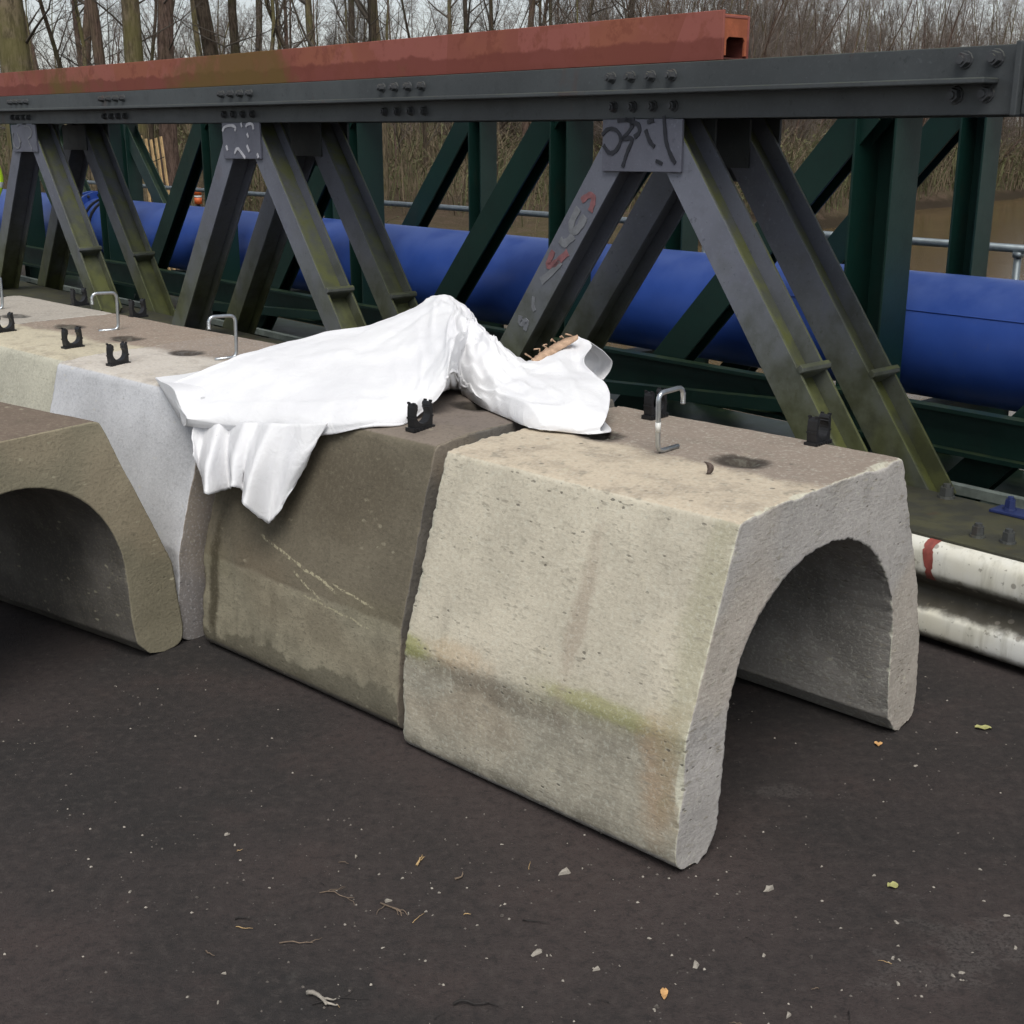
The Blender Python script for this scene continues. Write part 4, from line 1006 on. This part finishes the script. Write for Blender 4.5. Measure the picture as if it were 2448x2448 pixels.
def twig_mesh(seed, L_, r_, forks, mat, bend=.5):
    r = random.Random(seed); mb = MB()
    def go(p_, a_, l_, rad, dep):
        pts = [p_]; 
        for k in range(5): a_ += r.uniform(-bend, bend); p_ = p_+Vector((cos(a_), sin(a_), 0))*l_/5; p_.z = rad+.001+.004*r.random(); pts.append(p_.copy())
        mb.tube(pts, [rad*(1-.13*k) for k in range(6)], 5)
        if dep:
            for _ in range(forks): go(pts[r.randint(1, 4)].copy(), a_+r.choice((-1, 1))*r.uniform(.4, .9), l_*.5, rad*.6, dep-1)
    go(Vector((-L_/2, 0, r_)), 0, L_, r_, 1 if forks else 0); return mb.mesh('twig', M[mat])
TW = [((-.204, 2.549), .04, .003, 1, 'slat', 'pale forked splinter on the asphalt left of the stone', .9), ((-.372, 2.066), .06, .0055, 2, 'chip', 'white peeled bark scrap at the bottom edge', -.7), ((-.251, 2.369), .075, .0022, 4, 'twig', 'frayed grey fibre tuft on the asphalt left of the bottom centre', -.5),
      ((-.083, 2.074), .07, .0035, 1, 'dark_twig', 'dark hooked twig on the asphalt by the bottom centre', .6), ((-.379, 2.433), .085, .0015, 3, 'twig', 'thin branched dry stem below the dark block', .15), ((-.616, 2.208), .03, .0018, 0, 'twig', 'short pale straw at lower left', -1.1),
      ((.049, 2.312), .06, .0016, 0, 'dark_twig', 'thin straight dark twig below the beige block', -.5), ((-.568, 2.331), .035, .0024, 0, 'dark_twig', 'short dark twig beside a white chip at lower left', .1), ((-.333, 2.082), .11, .0016, 1, 'dark_twig', 'long thin dark twig at the bottom left', .5), ((-.444, 2.257), .07, .0018, 1, 'twig', 'bent brown twig at lower left', .3), ((-.113, 2.474), .03, .003, 0, 'twig', 'curled brown leaf stalk below the beige block', -.3)]
rt = random.Random(77)
for i in range(16):
    x, y = rt.uniform(-.65, .9), rt.uniform(1.98, 2.35) if i % 3 else rt.uniform(2.3, 2.6)
    if x > .1 and y > 2.3: y -= .3
    debris('straw', twig_mesh(60+i, rt.uniform(.012, .04), rt.uniform(.0007, .0014), 0, rt.choice(('twig', 'dark_twig', 'slat')), .25), x, y, 1, 'tiny loose straw on the asphalt near the bottom of the picture', 'straw', 'tiny straws strewn near the bottom edge')
for i, ((x, y), l_, r_, f_, mm, lb, rz) in enumerate(TW): debris('twig', twig_mesh(i+5, l_, r_, f_, mm), x, y, 1, lb, 'twig', None, rz)
gm = MB(); rr = random.Random(11)
for _ in range(4200):
    x, y = rr.uniform(-2.0, 2.4), 1.75 + 3.2*rr.random()**1.4
    s = rr.choice((.0008, .001, .0013, .0018, .0026, .0034)); a_ = rr.uniform(0, 6.28)
    if noise.noise((x*1.4, y*1.4, 4)) < rr.uniform(-.5, .35): continue
    c_, s_ = cos(a_)*s, sin(a_)*s
    gm.mi_ = 0 if rr.random() < .3 else 1
    gm.add([(x+c_*1.4, y+s_*1.4, .0003), (x-s_, y+c_, .0003), (x-c_, y-s_, .0003), (x+s_, y-c_, .0003), (x+c_*.2, y, s*1.1)], [(0, 1, 4), (1, 2, 4), (2, 3, 4), (3, 0, 4)], False, gm.mi_)
tag(gm.build('grit', [M['chip'], M['chip_dark']]), 'fine pale grit scattered over the dark asphalt', 'grit', kind='stuff')

# ------------------------------------------------------------------ worker, paling, marker post behind the bridges
ps = empty('person', W(-13.99, 4.72, -.05)); tag(ps, 'person in a lime high-visibility jacket at the left picture edge behind the truss', 'person')
def skin_body():
    J = {'pel': (0, 0, .95, .15, .11), 'bel': (0, 0, 1.10, .155, .115), 'che': (0, .0, 1.32, .18, .12), 'nec': (0, 0, 1.50, .065, .06), 'hea': (0, .02, 1.63, .088, .1), 'top': (0, .01, 1.73, .075, .09)}
    ed = [('pel', 'bel'), ('bel', 'che'), ('che', 'nec'), ('nec', 'hea'), ('hea', 'top')]
    for s, n_ in ((-1, 'l'), (1, 'r')):
        J['hip'+n_] = (s*.10, 0, .88, .10, .10); J['kne'+n_] = (s*.11, .02, .50, .07, .07); J['ank'+n_] = (s*.12, -.01, .10, .05, .05); J['toe'+n_] = (s*.13, .16, .04, .045, .035)
        J['sho'+n_] = (s*.20, 0, 1.42, .075, .07); J['elb'+n_] = (s*.27, -.02, 1.14, .055, .055); J['wri'+n_] = (s*.27, .10, .92, .035, .035); J['han'+n_] = (s*.265, .13, .84, .035, .022)
        ed += [('pel', 'hip'+n_), ('hip'+n_, 'kne'+n_), ('kne'+n_, 'ank'+n_), ('ank'+n_, 'toe'+n_), ('che', 'sho'+n_), ('sho'+n_, 'elb'+n_), ('elb'+n_, 'wri'+n_), ('wri'+n_, 'han'+n_)]
        for f in range(4):
            J['f%d%s' % (f, n_)] = (s*(.265+(f-1.5)*.018), .15, .765+.008*abs(f-1.5), .009, .009); ed.append(('han'+n_, 'f%d%s' % (f, n_)))
        J['th'+n_] = (s*.225, .17, .83, .010, .010); ed.append(('wri'+n_, 'th'+n_))
    ks = list(J); me = bpy.data.meshes.new('body'); me.from_pydata([J[k][:3] for k in ks], [(ks.index(a_), ks.index(b_)) for a_, b_ in ed], [])
    o = bpy.data.objects.new('body', me); col.objects.link(o); o.parent = ps
    m_ = o.modifiers.new('skin', 'SKIN'); sv = me.skin_vertices[0].data
    for k, kk in enumerate(ks): sv[k].radius = J[kk][3:5]; sv[k].use_root = (kk == 'pel')
    o.modifiers.new('sub', 'SUBSURF').levels = 1
    n = NT('worker_clothes'); z_ = n.sep(n.co.outputs['Object'])[2]
    c = n.mix(n.ramp(z_, .905, .915), C(36, 40, 56), C(190, 230, 40)); c = n.mix(n.ramp(z_, 1.50, 1.51), c, C(190, 140, 115))
    c = n.mix(n.mul(n.ramp(z_, 1.08, 1.085), n.ramp(z_, 1.14, 1.135)), c, C(190, 195, 195)); me.materials.append(n.done(c, .75))
    return o
skin_body()
q = MB(); 
for k in range(6):
    t0 = pi/2*k/6; t1 = pi/2*(k+1)/6
    q.add([(cos(2*pi*j/14)*.125*cos(t), sin(2*pi*j/14)*.145*cos(t)+.01, 1.69+.12*sin(t)) for t in (t0, t1) for j in range(14)], [(j, (j+1) % 14, 14+(j+1) % 14, 14+j) for j in range(14)], True)
o = bpy.data.objects.new('helmet', q.mesh('helmet', M['helmet'])); col.objects.link(o); o.parent = ps
ps.rotation_euler.z = radians(160)

sl = empty('paling_fence', W(-16.7, 8.0, -.4)); tag(sl, 'short run of pale leaning wooden slats behind the handrail', 'fence')
for k, (u0, zt) in enumerate(((-17.03, 1.53), (-16.90, 1.49), (-16.77, 1.48), (-16.64, 1.50), (-16.51, 1.52))):
    mb = MB(); tu = u0 + .20 + .03*k
    a_, b_ = W(u0, 8.0+.01*k, zt), W(u0-.0+.24, 8.02+.01*k, -.45); d = (b_-a_); mb.obox((a_+b_)/2, d/2, (U-d*(U.dot(d)/d.dot(d))).normalized()*.026, V*.009)
    mb.build('slat', M['slat'], sl, True, .002)
for z0 in (1.2, .55):
    mb = MB(); mb.tube([W(-17.05, 7.985, z0-.14), W(-16.75, 7.98, z0-.02), W(-16.35, 7.99, z0+.06)], .006, 5); mb.build('wire', M['dark_twig'], sl, True)
mk = empty('marker_post', W(-17.43, 9.0, -.5)); tag(mk, 'small orange banded marker post seen above the blue pipe', 'marker post')
mb = MB(); mb.tube([W(-17.43, 9, -.5), W(-17.43, 9, .66)], .03, 10); mb.build('post', M['dark_twig'], mk, True)
for z0, z1, mm in ((.57, .67, 'orange'), (.70, .80, 'orange'), (.66, .69, 'reflect')):
    mb = MB(); mb.tube([W(-17.43, 9, z0), W(-17.43, 9, z1)], .055, 10); mb.build('band', M[mm], mk, True)

# ------------------------------------------------------------------ trees
def grow(mb, r, p_, d, L_, rad, lev, spec, sides):
    seg = max(3, int(L_/spec['seg'][lev])); pts = [p_.copy()]; rads = [rad]; d = d.normalized()
    for k in range(seg):
        d = (d + Vector((r.gauss(0, 1), r.gauss(0, 1), r.gauss(0, .6)))*spec['wob'][lev] + Z*spec['up'][lev]).normalized()
        p_ = p_ + d*L_/seg; pts.append(p_.copy()); rads.append(max(rad*(1-(k+1)/seg*spec['tap'][lev]), .0025))
    mb.tube(pts, rads, sides[lev], False)
    if lev+1 >= len(spec['n']): return
    for k in range(spec['n'][lev+1]):
        t = spec['from'][lev] + (1-spec['from'][lev])*((k+r.random())/spec['n'][lev+1]); x = t*seg; i = min(seg-1, int(x))
        b_ = pts[i].lerp(pts[i+1], x-i); ax = (pts[i+1]-pts[i]).normalized(); a_ = r.uniform(0, 2*pi); o1 = ax.orthogonal().normalized(); o2 = ax.cross(o1)
        an = radians(r.uniform(*spec['ang'][lev])); dd = ax*cos(an) + (o1*cos(a_)+o2*sin(a_))*sin(an)
        nl_ = L_*spec['len'][lev]*(1.05-.6*t)*r.uniform(.6, 1.25)
        grow(spec['mb'] or mb, r, b_, dd, max(.15, nl_), min(rads[i]*.55, rad*.5)*r.uniform(.6, 1), lev+1, spec, sides)
def proto(kind, seed, barkm, branchm):
    r = random.Random(seed); trunk, crown = MB(), MB()
    if kind == 'tall':
        spec = dict(n=[1, 20, 7, 6], seg=[.9, .5, .35, .25], wob=[.035, .10, .16, .2], up=[.03, .05, .02, 0], tap=[.7, .9, .9, .8], ang=[(35, 75), (30, 65), (25, 60), (25, 60)], len=[.30, .45, .5, .5], mb=crown)
        spec['from'] = [.45, .2, .2, .1]; grow(trunk, r, Vector((0, 0, -.3)), Vector((r.uniform(-.04, .04), r.uniform(-.04, .04), 1)), 12.5, .2, 0, spec, [10, 5, 4, 3])
        for k in range(5):
            spec2 = dict(n=[1, 5, 4], seg=[.4, .3, .25], wob=[.12, .18, .2], up=[.05, .03, 0], tap=[.9, .9, .8], ang=[(25, 60)]*3, len=[.4, .45, .5], mb=crown); spec2['from'] = [.15, .1, .1]
            grow(crown, r, Vector((0, 0, r.uniform(1.6, 4.5))), Vector((r.gauss(0, 1), r.gauss(0, 1), .5)), r.uniform(1.2, 2.4), .02, 0, spec2, [4, 3, 3])
    elif kind == 'sapling':
        spec = dict(n=[1, 17, 6, 4], seg=[.5, .35, .3, .2], wob=[.05, .12, .18, .2], up=[.03, .05, .02, 0], tap=[.8, .9, .9, .8], ang=[(25, 60), (25, 60), (25, 60)], len=[.26, .42, .5], mb=crown)
        spec['from'] = [.16, .15, .1]; grow(trunk, r, Vector((0, 0, -.3)), Vector((r.uniform(-.08, .08), r.uniform(-.08, .08), 1)), 7.5, .06, 0, spec, [7, 4, 3, 3])
    elif kind == 'fork':
        spec = dict(n=[1, 9, 8, 7, 3], seg=[.5, .45, .35, .25, .2], wob=[.05, .13, .18, .2, .2], up=[.03, .03, .02, 0, 0], tap=[.6, .85, .9, .8, .8], ang=[(30, 70), (30, 65), (25, 60), (25, 60)], len=[.62, .45, .45, .5], mb=crown)
        spec['from'] = [.26, .2, .15, .1]; grow(trunk, r, Vector((0, 0, -.3)), Vector((r.uniform(-.05, .05), r.uniform(-.05, .05), 1)), 7.5, .16, 0, spec, [9, 5, 4, 3, 3])
    else:
        for k in range(7):
            spec = dict(n=[1, 14, 9, 7], seg=[.5, .35, .3, .2], wob=[.07, .13, .18, .2], up=[.03, .05, .03, 0], tap=[.85, .9, .9, .8], ang=[(18, 50), (20, 55), (20, 55)], len=[.30, .45, .5], mb=crown)
            spec['from'] = [.12, .1, .1]; grow(trunk, r, Vector((r.gauss(0, .3), r.gauss(0, .3), -.4)), Vector((r.gauss(0, .28), r.gauss(0, .28), 1)), r.uniform(4.5, 8.5), .05, 0, spec, [5, 3, 3, 3])
    return trunk.mesh('trunk', barkm), crown.mesh('crown', branchm)
PT = {'tall': [proto('tall', 1, M['bark'], M['branch']), proto('tall', 2, M['bark_b'], M['branch']), proto('tall', 3, M['bark_d'], M['branch'])],
      'sapling': [proto('sapling', 4, M['bark_d'], M['branch']), proto('sapling', 5, M['bark'], M['branch']), proto('sapling', 6, M['bark_b'], M['branch_l'])],
      'fork': [proto('fork', 7, M['bark_d'], M['branch']), proto('fork', 8, M['bark'], M['branch'])],
      'bushy': [proto('bushy', 9, M['bark_b'], M['branch_l']), proto('bushy', 10, M['bark'], M['branch_l']), proto('bushy', 11, M['bark_b'], M['branch_l'])]}
def tree(name, kind, i, x, y, sxy, sz, rz, label, group, tilt=(0, 0)):
    t = empty(name, (x, y, ground_z(x, y))); tag(t, label, 'tree', group); t.rotation_euler = (tilt[0], tilt[1], rz); t.scale = (sxy, sxy, sz)
    for nm, me in zip(('trunk', 'crown'), PT[kind][i % len(PT[kind])]):
        o = bpy.data.objects.new(nm, me); col.objects.link(o); o.parent = t
def at(px, Y): return (px-966)/2400*Y*.958
GT = 'bare trees of the wood behind the bridges'
BIG = [(42, 19, 'tall', 0, 1.28, 'thickest bare trunk, leaning, at the far left above the red beam', (0, .05)), (137, 30, 'sapling', 0, 1.25, 'slim bare trunk right of the thick leaning trunk', (0, 0)), (172, 30, 'sapling', 1, 1.4, 'slim straight trunk left of the medium trunk, far left group', (0, 0)),
       (197, 28, 'tall', 1, .68, 'medium straight bare trunk between slim trunks at upper left', (0, 0)), (257, 23, 'tall', 0, .95, 'thick mossy bare trunk, left of the pair at upper left', (0, .03)), (322, 24, 'tall', 1, .90, 'thick brown bare trunk, right of the pair at upper left', (0, 0)),
       (286, 32, 'sapling', 0, 1.1, 'slim dark trunk between the pair of thick trunks', (0, .02)), (437, 27, 'tall', 2, .92, 'twig-covered dark trunk right of the pair of thick trunks', (0, 0)), (488, 31, 'sapling', 1, 1.4, 'slim bare trunk right of the twig-covered trunk', (0, 0)),
       (547, 32, 'sapling', 2, 1.2, 'thin straight trunk above the middle of the red beam\'s left half', (0, 0)), (572, 31, 'sapling', 0, 1.5, 'slim trunk leaning right, above the red beam\'s left half', (0, .04)), (694, 27, 'fork', 0, .72, 'forked dark tree with spreading limbs above the red beam', (0, -.02)),
       (722, 29, 'fork', 1, .70, 'second forked tree close beside the dark forked tree', (0, .05)), (756, 38, 'sapling', 1, 1.1, 'thin straight trunk right of the two forked trees', (0, 0)), (802, 38, 'sapling', 0, 1.1, 'thin dark trunk above the centre of the red beam', (0, 0)), (935, 34, 'fork', 0, .5, 'small forked tree above the centre of the red beam', (0, .03)),
       (1075, 40, 'fork', 1, .55, 'wide-branching bare tree above the right half of the red beam', (0, .06))]
for k, (px, Y, kind, i, s_, lb, tl) in enumerate(BIG): tree('bare_tree', kind, i, at(px, Y), Y, s_, 1.0 + .1*sin(k*2.3), k*1.9, lb, GT, tl)
rr = random.Random(21)
for k in range(46):
    px = rr.uniform(-150, 1250); Y = rr.uniform(32, 62); x = at(px, Y)
    if ground_z(x, Y) < -.85: continue
    tree('bare_tree', rr.choice(('sapling', 'sapling', 'fork', 'tall')) if px > 620 else rr.choice(('sapling', 'sapling', 'tall')), rr.randint(0, 2), x, Y, rr.uniform(.5, .95), rr.uniform(.75, 1.1), rr.uniform(0, 6.28), 'thin bare tree deep in the wood on the left', 'thin bare trees deep in the wood', (rr.gauss(0, .03), rr.gauss(0, .03)))
for k in range(150):
    px = rr.uniform(1050, 2250); Y = rr.uniform(36, 84); x = at(px, Y); g_ = ground_z(x, Y)
    p_ = Vector((x, Y, 0)); s_ = shore_u(p_.dot(V)) - p_.dot(U)
    if s_ < 2.0: continue
    tree('bushy_tree', 'bushy', k, x, Y, rr.uniform(.85, 1.25), rr.uniform(.8, 1.25), rr.uniform(0, 6.28), 'brown twiggy bare tree on the far river bank', 'twiggy trees on the far bank')
for k in range(34):
    px = rr.uniform(-150, 1050); Y = rr.uniform(44, 76); x = at(px, Y)
    if ground_z(x, Y) < -.85: continue
    tree('bushy_tree', 'bushy', k, x, Y, rr.uniform(.8, 1.2), rr.uniform(.7, 1.05), rr.uniform(0, 6.28), 'brown twiggy understorey tree far back between the left trunks', 'twiggy understorey trees in the left wood')
# undergrowth: a thicket nobody could count
bm_, bg_ = MB(), MB(); rr = random.Random(5); cnt = 0
for it_ in range(95000):
    Y = 19 + 58*rr.random()**.8; x = rr.uniform(-.47, .47)*Y
    fringe = it_ > 60000
    if fringe: x = rr.uniform(.12, .47)*Y; Y = 30+34*rr.random(); x = rr.uniform(.1, .5)*Y
    p_ = Vector((x, Y, 0)); v_ = p_.dot(V); s_ = shore_u(v_) - p_.dot(U)
    if s_ < (.35 if fringe else 1.2) or v_ < 9 or (fringe and s_ > 9): continue
    cl_ = noise.noise((x*.22, Y*.22, 2)) + .35
    if Y < 34 and x < 6: cl_ -= .25
    if fringe: cl_ = .7+.4*cl_
    if rr.random() > cl_*1.6: continue
    z0 = ground_z(x, Y); hgt = rr.uniform(.5, 2.3)*(.65 + .5*max(0, cl_)); wd = rr.uniform(.006, .016)*Y/32; an = rr.uniform(-.5, .5); px_, py_ = rr.gauss(0, .25), rr.gauss(0, .25)
    a_ = Vector((x, Y, z0-.1)); b_ = a_+Vector((px_*hgt*.5, py_*hgt*.5, hgt*.55)); c_ = b_+Vector((px_*hgt*.9+rr.gauss(0, .15), py_*hgt, hgt*.45*rr.uniform(.1, 1)))
    t_ = Vector((cos(an), sin(an), 0))*wd; mb = bg_ if rr.random() < .34 else bm_
    mb.add([a_-t_, a_+t_, b_+t_*.8, b_-t_*.8, c_], [(0, 1, 2, 3), (3, 2, 4)])
    for j in range(3 if mb is bm_ else 7):
        q_ = b_.lerp(c_, rr.random()) if j % 2 else a_.lerp(b_, rr.random()); e = Vector((rr.gauss(0, 1), rr.gauss(0, 1), rr.gauss(.2, .8))).normalized()*rr.uniform(.04, .11)*Y/34; f_ = Vector((rr.gauss(0, 1), rr.gauss(0, 1), rr.gauss(0, 1))).normalized()*rr.uniform(.008, .022 if mb is bm_ else .04)*Y/34
        mb.add([q_-f_, q_+f_, q_+e], [(0, 1, 2)])
tag(bm_.build('brown_undergrowth', M['brush']), 'tangled brown undergrowth on the river bank', 'undergrowth', kind='stuff')
tag(bg_.build('olive_undergrowth', M['brush_g']), 'olive green undergrowth on the river bank', 'undergrowth', kind='stuff')
